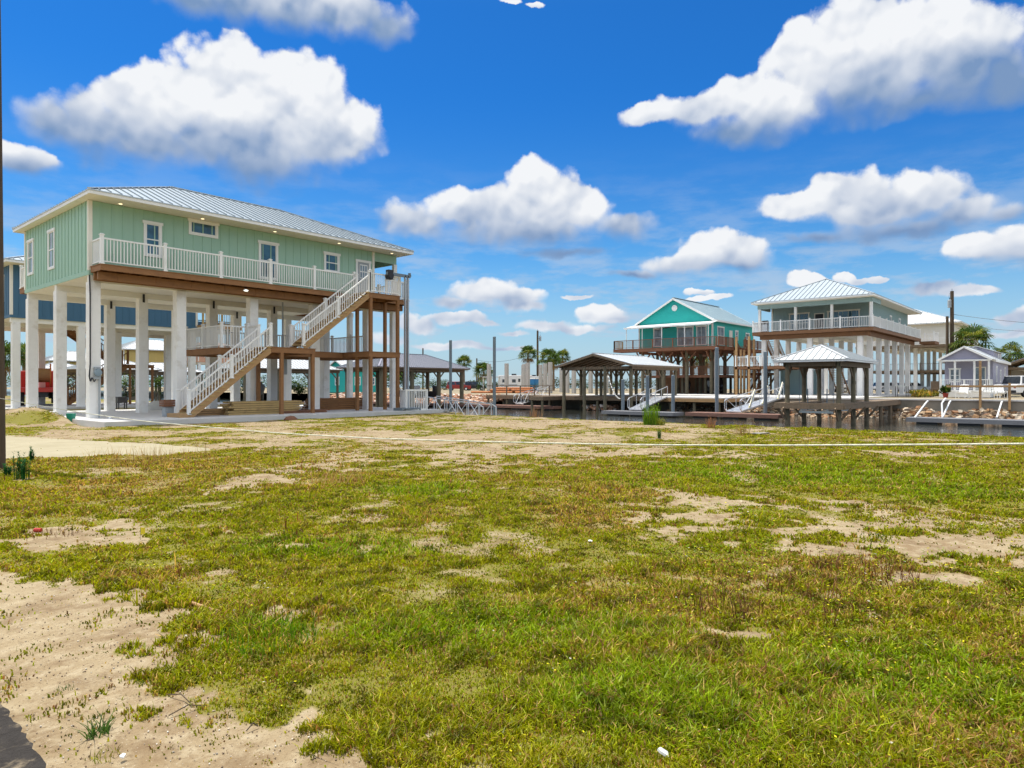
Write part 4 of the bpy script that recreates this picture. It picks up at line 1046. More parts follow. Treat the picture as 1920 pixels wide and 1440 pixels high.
# ---------------------------------------------------------------- grey-blue house (right)
zg = .46
C_ = stilt_house('stilt_house', 'grey-blue house on white columns with a wraparound white railing', 75.4, 93.0, 17.4, 27.2, zg, 6.98, 10.0,
     [72.9,76.6,80.3,84,87.7,91.4,94.6], [17.7,22.4,27.1], 'seagrey', oh=(4.7,.8,1.4,.5), rise=2.6, rib=.50, zc=6.62, cw=.46)
a = MB(); a.box(72.0,16.4,9.55,72.25,27.5,9.99); a.box(72.25,16.4,9.55,75.3,16.62,9.99); a.box(72.25,27.3,9.55,75.3,27.5,9.99); a.build('porch_header', 'seagrey', C_)
for Y in (16.55,20.1,23.6,27.3):
    a = MB(); a.cbox(72.13,Y,7.12,.24,.24,2.43); a.build('porch_post', 'white', C_)
window(C_, 'x-', 75.4, 24.3, 7.2, 1.9, 1.95, muntin=2, mframe='cream'); window(C_, 'x-', 75.4, 19.9, 7.2, 2.9, 1.95, muntin=3, mframe='cream')
F = fmap('x-', 75.4); f = MB(); fbox(f,F,21.75,.0,7.12,22.75,.05,9.1); d_ = f.build('door_frame', 'cream', C_)
f = MB(); fbox(f,F,21.85,.051,7.14,22.65,.06,9.0); f.build('door', 'black', C_)
window(C_, 'y-', 17.4, 84.2, 8.5, .6, .6, sash=False); window(C_, 'y-', 17.4, 88.6, 8.0, .7, 1.1)
zdk = 7.12
deck(C_, 71.6, 75.3, 16.25, 27.9, zdk, 'woodbrown', rim=.34, dirx=False)
deck(C_, 75.35, 94.5, 16.25, 17.3, zdk-.003, 'woodbrown', rim=.34)
deck(C_, 93.2, 96.0, 14.6, 16.2, zdk-.4, 'woodbrown', rim=.3)
a = MB(); a.box(72.4,16.7,6.35,72.55,27.4,6.76); a.box(72.55,16.9,6.35,94.4,17.05,6.76); a.build('deck_beam', 'woodbrown', C_)
railing(C_, (71.68,16.33,zdk), (71.68,27.85,zdk), post=2.85, sp=.15); railing(C_, (71.68,16.33,zdk), (94.4,16.33,zdk), post=2.85, sp=.15, endposts=(0,1))
railing(C_, (71.68,27.85,zdk), (75.3,27.85,zdk), post=2, sp=.15, endposts=(0,1))
railing(C_, (93.2,14.7,zdk-.4), (95.9,14.7,zdk-.4), post=2, sp=.15); railing(C_, (95.9,14.7,zdk-.4), (95.9,16.1,zdk-.4), sp=.15, endposts=(0,1))
a = MB(); a.box(92.6,17.6,7.14,94.3,18.6,8.2); a.build('air_conditioner', 'greybox', C_)
# lower level on the left side
deck(C_, 71.9, 84, 27.2, 29.9, 3.55, 'woodbrown', rim=.3); railing(C_, (71.95,27.2,3.55), (71.95,29.85,3.55), post=1.4, sp=.16)
deck(C_, 71.9, 78, 23.0, 27.1, 3.55, 'woodbrown', rim=.3); railing(C_, (71.95,23.0,3.55), (71.95,27.1,3.55), post=2.0, sp=.16)
for (x_,y_) in ((72.0,29.8),(72.0,28.4),(77,29.8),(81,29.8)):
    a = MB(); a.cbox(x_,y_,zg,.2,.2,6.3); a.build('deck_post', 'woodlight', C_)
stair(C_, (76.0,28.2,zg+.1), (80.5,28.2,3.5), (0,1.2,0), mstr='wood', mtread='woodfresh', mrail=None)
stair(C_, (83.0,28.2,3.6), (79.0,28.2,7.0), (0,1.2,0), mstr='wood', mtread='woodfresh', mrail='wood', sp=.2)
stair(C_, (82.0,21.0,zg+.1), (78.4,21.0,3.5), (0,1.2,0), mstr='wood', mtread='woodfresh', mrail=None)
a = MB(); a.box(77.4,24.2,zg,81.6,27.0,3.2); a.box(77.4,23.2,zg+.1,77.5,24.2,3.2); a.build('storage_room', 'seagrey', C_)
# barbecue on the deck
t = thing('grill', 'covered grill on the upper deck of the grey-blue house', 'grill', (72.6,27.1,zdk))
a = MB(); a.box(72.3,26.6,zdk+.1,72.9,27.5,zdk+.85); a.build('cabinet', 'alu', t)
a = MB(); a.cyl((72.6,26.6,zdk+1.0),(72.6,27.5,zdk+1.0),.28,.28,12); a.build('hood', 'darkmetal', t)
a = MB()
for x_ in (72.35,72.85):
    for y_ in (26.65,27.45): a.cbox(x_,y_,zdk,.06,.06,.1)
a.build('caster', 'black', t)
# ---------------------------------------------------------------- cream house far right
H_ = stilt_house('stilt_house', 'cream raised house behind the grey-blue house at the far right', 123, 150, 16.7, 30, .4, 7.9, 11.0,
     [123.6,129,134.5,140,146], [17.3,22,26,29.6], 'cream', 'roofwhite', oh=(.9,.9,1,1), rise=3.0, rib=.8, zc=7.5, cw=.5, sp=.6)
deck(H_, 120.6, 123, 16, 30, 7.7, 'woodold', rim=.35, dirx=False)
railing(H_, (120.7,16.1,7.7), (120.7,30,7.7), post=3.5, sp=.2); railing(H_, (120.7,16.1,7.7), (123,16.1,7.7), sp=.2)
deck(H_, 124, 146, 17.5, 29.4, 3.9, 'woodold', rim=.4); railing(H_, (124,17.6,3.9), (124,29,3.9), post=3.5, sp=.25, mrail='woodold')
for x_ in (131, 138): window(H_, 'y-', 16.7, x_, 9.0, 1.2, .8)
# ---------------------------------------------------------------- teal house
def gable_house(name, label, x0, x1, y0, y1, zg, zf, zt, rise, mw, mroof, oh=.35, rib=.55, porch=0):
    t = thing(name, label, 'house', (x0,y0,zg)); ym = (y0+y1)/2; hf = (y1-y0)/2
    w = MB(); w.prism([(x0,y0,zf),(x0,y1,zf),(x0,y1,zt),(x0,ym,zt+rise),(x0,y0,zt)], (x1-x0,0,0)); w.build('wall', mw, t)
    s = rise/hf; r = MB(); zb = zt-oh*s+.06; zr = zt+rise+.06; fx0, fx1 = x0-oh-porch, x1+oh
    for (ya, sg) in ((y0-oh,1),(y1+oh,-1)):
        r.prism([(fx0,ya,zb),(fx1,ya,zb),(fx1,ym,zr),(fx0,ym,zr)], (0,0,.06)); n = int((fx1-fx0)/rib)
        for i in range(1,n): x = fx0+(fx1-fx0)*i/n; r.bar((x,ya,zb+.075),(x,ym,zr+.075),.04,.04)
    r.bar((fx0,ym,zr+.09),(fx1,ym,zr+.09),.35,.05)
    ro = r.build('roof', mroof, t)
    f = MB()
    for x in (fx0-.03, fx1+.03):
        for ya in (y0-oh, y1+oh): f.bar((x,ya,zb-.06),(x,ym,zr-.06),.05,.22)
    for ya in (y0-oh-.02, y1+oh+.02): f.box(fx0,ya-.02,zb-.16,fx1,ya+.02,zb+.04)
    f.build('fascia', 'white', ro)
    f = MB()
    for (ya, yc) in ((y0-oh,y0),(y1,y1+oh)): f.box(fx0+.03,ya+.02,zb-.1,fx1-.03,yc-.002 if ya < ym else yc,zb-.07)
    f.build('soffit', 'white', ro)
    return t
B_ = gable_house('stilt_house', 'teal gable house on brown wooden piles with a timber deck', 74.4, 86.5, 33.6, 43.2, .46, 5.95, 9.15, 2.65, 'teal', 'roofpale')
F = fmap('x-', 74.4)
a = MB(); a.cyl((74.36,38.35,10.72),(74.30,38.35,10.72),.36,.36,20); a.cyl((74.30,38.35,10.72),(74.27,38.35,10.72),.20,.20,16); a.build('gable_vent', 'white', B_)
for (y_, w_, mu) in ((40.6,1.0,1),(37.0,1.9,2),(34.95,1.1,2)): window(B_, 'x-', 74.4, y_, 6.25, w_, 2.1, muntin=mu, sash=(mu==1), mglass='glassgrey', mframe='white')
window(B_, 'y-', 33.6, 76.6, 6.3, 1.7, 2.0, muntin=2, mglass='glassgrey'); window(B_, 'y-', 33.6, 81.2, 7.1, .7, 1.0, mglass='glassgrey'); window(B_, 'y-', 33.6, 84.6, 6.6, 1.0, 1.4, mglass='glassgrey')
F2 = fmap('y-', 33.6); f = MB(); fbox(f,F2,79.0,0,5.98,79.9,.05,8.1); f.build('door', 'cream', B_)
for (cx,cy,w1_,w2_) in ((74.4,33.6,.16,.16),(74.4,43.2,.16,.16),(86.5,33.6,.1,.16)):
    a = MB(); a.box(cx-.04,cy-(.04 if cy<40 else .12),5.95,cx+.12,cy+(.12 if cy<40 else .04),9.0); a.build('corner_trim', 'white', B_)
a = MB(); a.prism([(74.36,36.5+2.3,8.45),(74.36,36.5+2.5,8.55),(74.36,36.5+3.0,8.60),(74.36,36.5+3.5,8.55),(74.36,36.5+3.8,8.62),(74.36,36.5+3.75,8.5),(74.36,36.5+3.8,8.38),(74.36,36.5+3.5,8.44),(74.36,36.5+3.0,8.36)], (-.06,0,0)); a.build('fish_plaque', 'darkmetal', B_)
# patio cover
a = MB(); a.prism([(72.3,32.9,8.42),(72.3,44.0,8.42),(74.35,44.0,8.85),(74.35,32.9,8.85)], (0,0,.07)); a.box(72.22,32.85,8.34,72.3,44.05,8.52); c_ = a.build('patio_cover', 'white', B_)
for Y in (33.2,36.1,39.0,41.6,43.8):
    a = MB(); a.cbox(72.4,Y,5.95,.07,.07,2.45); a.build('cover_post', 'white', c_)
ZB = 5.95
deck(B_, 72.3, 74.3, 32.2, 45.6, ZB, 'woodred', rim=.38, dirx=False); deck(B_, 74.3, 86, 31.9, 33.5, ZB-.003, 'woodred', rim=.38)
railing(B_, (72.36,32.25,ZB), (72.36,45.5,ZB), 'woodred', sp=.16, post=2.6, caps=False, hp=0); railing(B_, (72.36,45.5,ZB), (74.3,45.5,ZB), 'woodfresh', sp=.14, caps=False, hp=0)
railing(B_, (72.36,32.0,ZB), (76.4,32.0,ZB), 'woodred', sp=.14, post=2, caps=False, hp=0); railing(B_, (79.6,32.0,ZB), (86,32.0,ZB), 'woodred', sp=.14, post=2, caps=False, hp=0)
stair(B_, (80.6,30.6,3.0), (76.5,30.6,ZB), (0,1.2,0), mstr='woodred', mtread='woodred', mrail='woodred', sp=.16)
stair(B_, (76.6,29.2,.5), (80.4,29.2,3.0), (0,1.2,0), mstr='woodred', mtread='woodred', mrail='woodred', sp=.16)
deck(B_, 80.5, 82.2, 29.1, 31.85, 3.0, 'woodred', rim=.3)
for (x_,y_,z_) in ((76.4,30.7,ZB-.4),(76.4,31.8,ZB-.4),(75.2,30.6,ZB-.4),(80.6,30.6,2.7),(80.6,29.2,2.7),(82.1,30.6,5.5),(79.6,32.0,5.5),(83,32,5.5),(85.8,32,5.5)):
    a = MB(); a.cbox(x_,y_,.46,.2,.2,z_-.46); a.build('stair_post', 'woodlight', B_)
for X in (75,78.7,82.4,86):
    for Y in (34.0,37.1,40.1,43.0):
        a = MB(); a.cyl((X,Y,-.2),(X,Y,5.62),.22,.19,10); a.build('pile', 'pilewood', B_)
a = MB()
for Y in (34.0,37.1,40.1,43.0): a.box(74.5,Y-.28,5.35,86.3,Y-.2,5.64); a.box(74.5,Y+.2,5.35,86.3,Y+.28,5.64)
for X in (75,78.7,82.4):
    a.box(X-.06,33.5,5.645,X+.06,43.2,5.90)
    for Y in (34.0,37.1,40.1,43.0): a.bar((X,Y,4.2),(X-1.5,Y,5.5),.1,.16); a.bar((X,Y,4.2),(X,Y-1.2,5.5),.1,.16)
a.build('brace', 'woodred', B_)
a = MB(); a.box(74.45,33.65,5.91,86.4,43.15,5.95); a.build('ceiling', 'cream', B_)
deck(B_, 75.5, 86, 33.3, 43.6, 2.75, 'woodred', rim=.32); railing(B_, (75.6,33.4,2.75), (75.6,43.5,2.75), 'woodred', sp=.13, bal=.05, post=2.5, caps=False, hp=0)
railing(B_, (75.6,33.4,2.75), (86,33.4,2.75), 'woodred', sp=.16, post=2.5, caps=False, hp=0)
a = MB(); a.cyl((74.2,33.2,-.3),(74.2,33.2,5.5),.05,.05,8); a.cbox(74.6,33.2,.5,.42,.42,5.0); a.build('downpipe_column', 'cmu', B_)
for X in (76.9, 80.6, 84.2):
    for Y in (35.6, 38.6, 41.6):
        a = MB(); a.cbox(X,Y,.46,.26,.26,2.0); a.build('deck_post', 'pilewood', B_)
a = MB(); a.box(80.5,38.4,.5,85.5,42.8,2.42); a.build('storage_room', 'woodbrown', B_)
t = thing('storage_locker', 'pale green storage locker under the teal house', 'locker', (79,35.4,.5))
a = MB(); a.box(79.2,34.6,.5,80.2,36.4,1.0); a.build('base', 'darkmetal', t); a = MB(); a.box(79.22,34.62,1.0,80.18,36.38,2.3); a.box(79.15,34.55,2.3,80.25,36.45,2.36); a.build('cabinet', 'canvas', t)
t = thing('umbrella', 'furled dark patio umbrella under the teal house', 'umbrella', (77.2,38.1,.5))
a = MB(); a.cyl((77.2,38.1,.5),(77.2,38.1,2.6),.03,.03,6); a.build('pole', 'darkmetal', t)
a = MB(); a.cyl((77.2,38.1,1.0),(77.2,38.1,1.7),.28,.42,9); a.cyl((77.2,38.1,1.7),(77.2,38.1,2.5),.42,.05,9); a.build('canopy', 'black', t)

# ---------------------------------------------------------------- lavender cottage
I_ = gable_house('cottage', 'small lavender cottage with a white porch behind the long seawall', 74.6, 88.0, 7.2, 10.9, .46, 1.1, 3.85, 1.05, 'lav', 'roofwhite', oh=.2, rib=.6, porch=0)
I_['category'] = 'cottage'
# porch roof continues forward
a = MB(); ym = 9.05
for ya in (7.0, 11.1): a.prism([(71.9,ya,3.80),(74.35,ya,3.80),(74.35,ym,4.96),(71.9,ym,4.96)], (0,0,.06))
a.build('porch_roof', 'roofwhite', I_)
a = MB(); a.prism([(72.1,7.2,3.82),(72.1,10.9,3.82),(72.1,9.05,4.84)], (.12,0,0)); a.build('porch_gable', 'lav', I_)
a = MB()
for ya in (7.0, 11.1): a.bar((71.88,ya,3.75),(71.88,9.05,4.92),.05,.16)
a.box(71.95,7.15,3.66,72.2,10.95,3.81); a.build('porch_fascia', 'white', I_)
for Y in (7.25,8.3,9.75,10.85):
    a = MB(); a.cbox(72.1,Y,1.1,.15,.15,2.56); a.build('porch_post', 'white', I_)
a = MB(); a.box(71.95,7.1,.95,74.6,11.0,1.1); a.box(72.0,7.15,.47,72.06,10.95,.95); a.box(72.06,7.15,.47,74.6,7.2,.95); a.build('porch_floor', 'white', I_)
railing(I_, (72.05,7.3,1.1), (72.05,10.8,1.1), sp=.14, post=1.75, h=.95, pw=.1, caps=False, hp=.0); railing(I_, (72.05,7.25,1.1), (74.5,7.25,1.1), sp=.14, h=.95, pw=.1, caps=False, hp=0)
F = fmap('x-', 74.6); f = MB(); fbox(f,F,7.7,0,1.12,8.6,.05,3.2); f.build('door_frame', 'cream', I_); f = MB(); fbox(f,F,7.8,.05,1.14,8.5,.06,3.1); f.build('door', 'glassgrey', I_)
window(I_, 'x-', 74.6, 10.1, 1.9, .7, 1.1, mglass='glassgrey')
for x_, h_ in ((77.2,1.3),(80.5,1.0),(84.5,1.3)): window(I_, 'y-', 7.2, x_, 1.9, .6, h_)
# loft dormer
a = MB(); a.prism([(79.5,7.6,3.9),(79.5,7.6,4.75),(79.5,9.05,5.25),(79.5,10.5,4.75),(79.5,10.5,3.9)], (6.8,0,0)); a.build('loft', 'lav', I_)
a = MB()
for ya in (7.4,10.7): a.prism([(79.3,ya,4.72),(86.5,ya,4.72),(86.5,9.05,5.30),(79.3,9.05,5.30)], (0,0,.06))
a.build('loft_roof', 'roofwhite', I_)
window(I_, 'y-', 7.6, 83.0, 4.15, .5, .4, sash=False); window(I_, 'y-', 7.6, 84.8, 4.15, .5, .4, sash=False)

# wooden rail on the seawall at the right
t = thing('wood_fence', 'weathered two-post timber rail fixed to the seawall at the far right', 'fence', (60.9,6,.4))
def onX(u, X):
    t_ = (u-960)/1280; return X*(FW[1]+t_*RT[1])/(FW[0]+t_*RT[0])
Ya, Yb, Yc = onX(1838,60.8), onX(1893,60.8), onX(1775,60.8)
for Y, z1 in ((Ya,3.35),(Yb,1.7)):
    a = MB(); a.cbox(60.8,Y,-.25,.15,.15,z1+.25); a.build('fence_post', 'woodlight', t)
a = MB(); a.box(60.68,-3,1.38,60.72,Yc,1.53); a.box(60.72,Ya+.1,1.40,60.80,Ya+1.0,1.5); a.build('fence_rail', 'woodlight', t)
# ---------------------------------------------------------------- utility poles
def upole(x, y, zb, top, label, r=.15, can=True, cross=False, side=(1,0)):
    t = thing('utility_pole', label, 'utility pole', (x,y,zb), 'utility poles')
    a = MB(); a.cyl((x,y,zb),(x,y,top),r,r*.75,10); a.build('pole', 'polewood', t)
    if can:
        cx, cy = x+side[0]*.45, y+side[1]*.45
        a = MB(); a.cyl((cx,cy,top-2.3),(cx,cy,top-1.3),.24,.24,12); a.cyl((cx,cy,top-1.3),(cx,cy,top-1.2),.25,.15,12); a.bar((x,y,top-1.8),(cx,cy,top-1.8),.1,.1); a.build('transformer', 'greybox', t)
        a = MB(); a.cyl((cx,cy,top-1.2),(cx,cy,top-.9),.04,.04,6); a.cyl((x,y,top),(x,y,top+.35),.035,.02,6); a.tube([(x,y,top-.4),(x+side[0]*.5,y+side[1]*.5,top-.35),(cx+side[0]*.1,cy+side[1]*.1,top-.9)],.015,4); a.build('insulator', 'darkmetal', t)
    return t
def atd(u, v, d): return pix(u, v, d)
c = atd(1785,546,95); up1 = upole(c[0],c[1],.4,c[2],'tall wooden utility pole with transformer left of the lavender cottage', .30, True, side=(-.65*RT[0]*1.2,-.65*RT[1]*1.2))
a = MB(); a.cyl((c[0]-.45,c[1]+.5,.4),(c[0]-.45,c[1]+.5,c[2]-3.5),.2,.18,8); a.build('stub_pole', 'polewood', up1)
c2 = atd(1008,620,150); upole(c2[0],c2[1],.4,c2[2],'dark utility pole rising behind the palms in the middle', .28, True, side=(RT[0]*1.3,RT[1]*1.3))
c3 = atd(894,672,170); upole(c3[0],c3[1],.4,c3[2],'distant thin utility pole left of the trailers', .22, False)
c4 = atd(793,653,170); upole(c4[0],c4[1],.4,c4[2],'distant utility pole behind the grey boathouse roof', .22, False)
c5 = atd(897,682,170); upole(c5[0],c5[1],.4,c5[2],'short distant pole next to the thin utility pole', .18, False)
def wire(pts, sag, r, label, cat='wire', m='darkmetal', group='overhead wires'):
    out = []
    for i in range(15):
        k = i/14; p_ = Vector(pts[0]).lerp(Vector(pts[1]), k); p_.z -= sag*4*k*(1-k); out.append(p_)
    a = MB(); a.tube(out, r, 5); return a.build('overhead_wire', m, None, label=label, cat=cat, group=group)
e1_ = atd(2100,612,80); wire((c[0],c[1],c[2]-3.0), 0, .0, '') if False else None
wire(((c[0],c[1],c[2]-3.2), e1_), .4, .028, 'upper overhead wire running right from the pole near the cottage')
wire(((c[0],c[1],c[2]-4.6), atd(2100,622,80)), .5, .022, 'lower overhead wire running right from the pole near the cottage')
wire(((c2[0],c2[1],c2[2]-4.5), (c3[0],c3[1],c3[2]-.4)), 1.2, .03, 'faint overhead wire from the middle pole towards the left')
# near pole at the left edge of the photo
t = thing('utility_pole', 'dark wooden utility pole cut by the left edge of the photo', 'utility pole', (*gp(-8,12.6),0), 'utility poles')
pc = gp(-8, 12.6); a = MB(); q_ = gp(-15.5, 12.6); a.cyl((pc[0],pc[1],-.3),(q_[0],q_[1],9.5),.155,.125,20); a.build('pole', 'polewood', t)
# rope
ctrl = [(-4,746,12.55),(60,758,12.1),(160,775,11.45),(270,790,10.8),(390,801,10.1),(520,812,9.15),(700,822,7.95),(900,828,6.95),(1080,832,6.2),(1240,834.5,5.65),(1450,835.2,5.05),(1700,834,4.5),(1950,832,4.05),(2250,822,3.6)]
us = np.array([k[0] for k in ctrl]); vv_ = np.array([k[1] for k in ctrl]); dd_ = np.array([k[2] for k in ctrl])
pts = []
for u in np.linspace(-4, 2250, 90): pts.append(atd(u, float(np.interp(u,us,vv_)), float(1/np.interp(u,us,1/dd_))))
sm_ = [pts[0]]+[tuple((np.array(pts[i-1])+2*np.array(pts[i])+np.array(pts[i+1]))/4) for i in range(1,len(pts)-1)]+[pts[-1]]
a = MB(); a.tube(sm_, .0065, 7); a.build('rope', 'rope', None, smooth=True, label='pale rope strung low across the lot from the left pole', cat='rope')
t = thing('marker_stake', 'wooden stake holding the rope just outside the right edge', 'stake', (*gp(2250,3.6),0))
q_ = gp(2250,3.6); a = MB(); a.cbox(q_[0],q_[1],-.2,.05,.05,1.6); a.build('stake', 'woodlight', t)

# ---------------------------------------------------------------- palms
def leafcol(base, rnd): return [max(.004, b*rnd) for b in base]
class TM:
    "triangles with a tint"
    def __init__(s): s.v = []; s.f = []; s.c = []
    def tri(s, a, b, c, col):
        n = len(s.v); s.v += [tuple(a), tuple(b), tuple(c)]; s.f.append((n,n+1,n+2)); s.c += [col]*3
    def strip(s, pts, w, side, col):
        side = Vector(side).normalized()
        for i in range(len(pts)-1):
            w0 = w*(1-i/(len(pts)-1)); w1 = w*(1-(i+1)/(len(pts)-1))
            a, b = Vector(pts[i]), Vector(pts[i+1])
            s.tri(a-side*w0, a+side*w0, b+side*w1, col)
            if w1 > 0: s.tri(a-side*w0, b+side*w1, b-side*w1, col)
    def build(s, name, parent, m='blade', **kw):
        off = np.array(rootloc(parent)) if parent is not None else None
        V = np.array(s.v)
        if off is None: off = np.array([(V[:,0].min()+V[:,0].max())/2, (V[:,1].min()+V[:,1].max())/2, V[:,2].min()])
        c = np.concatenate([np.array(s.c), np.ones((len(s.c),1))], 1)
        me = np_mesh(name, V-off, np.array(s.f), 3, {'tint': c}, smooth=False); me.materials.append(M[m])
        o = bpy.data.objects.new(name, me); COL.objects.link(o)
        if parent is not None: o.parent = parent
        else: o.location = off
        return tag(o, **kw) if kw else o
def palm(x, y, zb, h, r, label, seed, lean=(0,0), tr=.20, nf=34, skirt=8, group='fan palms', dark=1.0):
    rs = random.Random(seed); t = thing('palm_tree', label, 'palm tree', (x,y,zb), group)
    base = Vector((x,y,zb)); top = Vector((x+lean[0],y+lean[1],zb+h)); a = MB(); n = 12; prev = base
    for i in range(1, n+1):
        k = i/n; c_ = base.lerp(top, k)+Vector((lean[0]*.2*sin(k*3.1), lean[1]*.2*sin(k*3.1), 0))
        a.cyl(prev, c_, tr*(1.15-.35*(i-1)/n)*(1.08 if i % 2 else .96), tr*(1.15-.35*k), 9); prev = c_
    top = prev; a.build('trunk', 'barkpalm', t)
    m = TM()
    for i in range(nf+skirt):
        dead = i >= nf; phi = i*2.39996+rs.uniform(-.25,.25)
        el_ = rs.uniform(-.45, 1.35) if not dead else rs.uniform(-1.25,-.7)
        dv = Vector((cos(phi)*cos(el_), sin(phi)*cos(el_), sin(el_))); pl = r*rs.uniform(.42,.58)
        hub = top+dv*pl+Vector((0,0,-.06*r)); side = dv.cross(Vector((0,0,1)))
        if side.length < .05: side = Vector((1,0,0))
        side.normalize(); up = side.cross(dv).normalized()
        base_c = (.07,.13,.03) if not dead else (.30,.20,.10)
        if not dead and rs.random() < .25: base_c = (.20,.22,.05)
        m.strip([top, hub], .02*r+.01, side, leafcol((.12,.13,.04), 1))
        nl = 13; fr = r*rs.uniform(.48,.62)*(.75 if dead else 1)
        for k in range(nl):
            th_ = (k/(nl-1)-.5)*radians_(215)
            d2 = dv*cos(th_)+side*sin(th_); droop = -(.25+.45*rs.random())*fr
            mid = hub+d2*fr*.6+up*.02; tip = hub+d2*fr*rs.uniform(.9,1.08)+Vector((0,0,droop*(.5+.3*abs(th_))))
            w_ = fr*.055; col = leafcol(base_c, rs.uniform(.6,1.5)*dark)
            wv = d2.cross(up).normalized()
            m.tri(hub, mid-wv*w_, mid+wv*w_, col); m.tri(mid-wv*w_, tip, mid+wv*w_, col)
    m.build('crown', t)
    return t
radians_ = R
for (u, vt, d_, r_, sd_, lb, ln) in ((990,664,140,2.1,1,'fan palm with a bare trunk, left of the dark middle pole',(.0,.0)),(1021,672,120,2.1,2,'leaning fan palm right of the dark middle pole',(1.1,-1.0)),(1038,678,130,1.7,3,'small fan palm between the leaning palm and boathouse',(0,0)),
       (1055,669,150,1.9,4,'fan palm rising just left of the boathouse roof',(0,0)),(870,680,150,1.9,5,'loose headed palm behind the steel piles',(0,0)),(907,697,140,2.3,6,'short bushy palm left of the trailers',(0,0)),
       (1822,640,92,2.6,7,'large fan palm behind the lavender cottage',(0,0)),(1797,660,95,1.8,8,'lower fan palm beside the utility pole at the cottage',(0,0)),(1893,668,98,2.3,9,'palm behind the right end of the lavender cottage',(0,0)),
       (8,668,75,2.2,10,'scraggly palm beside the left pole',(0,0)),(45,664,85,1.6,11,'small palm seen beyond the left columns',(0,0)),(1300,668,120,2.2,12,'palm seen under the teal house, on the left',(0,0)),(1325,668,118,2.2,13,'palm seen under the teal house, on the right',(0,0))):
    P_ = atd(u, vt, d_); palm(P_[0]-ln[0]*.5, P_[1]-ln[1]*.5, .35, P_[2]-.35, r_*1.12, lb, sd_, ln, nf=40, dark=.8)
def bush(x, y, zb, rx, h, label, seed, n=900, cols=((.05,.10,.02),(.09,.15,.03),(.02,.045,.012)), s=.12, name='bush', cat='bush', group=None, vert=.0):
    rs = random.Random(seed); t = thing(name, label, cat, (x,y,zb), group); m = TM(); lobes = [(rs.uniform(-.55,.55)*rx, rs.uniform(-.55,.55)*rx, rs.uniform(.25,.8)*h, rs.uniform(.35,.6)) for _ in range(9)]
    for i in range(n):
        lb_ = lobes[i % 9]; v = Vector((rs.gauss(0,1),rs.gauss(0,1),rs.gauss(0,1))).normalized()*rs.uniform(.55,1)*lb_[3]
        c_ = Vector((x+lb_[0]+v.x*rx, y+lb_[1]+v.y*rx, zb+max(.02, lb_[2]+v.z*h*.6)))
        a_ = rs.uniform(0,6.28); d1_ = Vector((cos(a_), sin(a_), rs.uniform(-.5,.9)+vert)).normalized()*s*rs.uniform(.6,1.4); sd2 = Vector((-sin(a_),cos(a_),rs.uniform(-.6,.6))).normalized()*s*.35
        m.tri(c_-sd2, c_+sd2, c_+d1_, leafcol(cols[i % len(cols)], rs.uniform(.6,1.4)))
    m.build('foliage', t)
    a = MB()
    for i in range(5): a.cyl((x+rs.uniform(-.1,.1)*rx,y+rs.uniform(-.1,.1)*rx,zb-.1),(x+rs.uniform(-.5,.5)*rx,y+rs.uniform(-.5,.5)*rx,zb+h*.7),.025,.01,5)
    a.build('stem', 'polewood', t); return t
for (u,d_,rx,h_,lb,sd_,n_) in ((238,72,1.3,2.4,'round green bush under the blue house, left of a column',21,900),(292,74,1.2,2.0,'round green bush under the blue house stair',22,700),(752,115,5.5,5.0,'dense dark tree clump under the grey boathouse roof',23,2600),
       (905,118,1.2,2.3,'sparse bush left of the trailers',24,500),(448,96,2.6,4.0,'dark shrub mass between the middle columns',25,1200),(1000,108,1.2,1.4,'low bush beside the timber stack',26,300)):
    c_ = gp(u,d_); bush(c_[0],c_[1],.1 if c_[0]<30 else .4,rx,h_,lb,sd_,n_,s=.16+.02*rx*2)

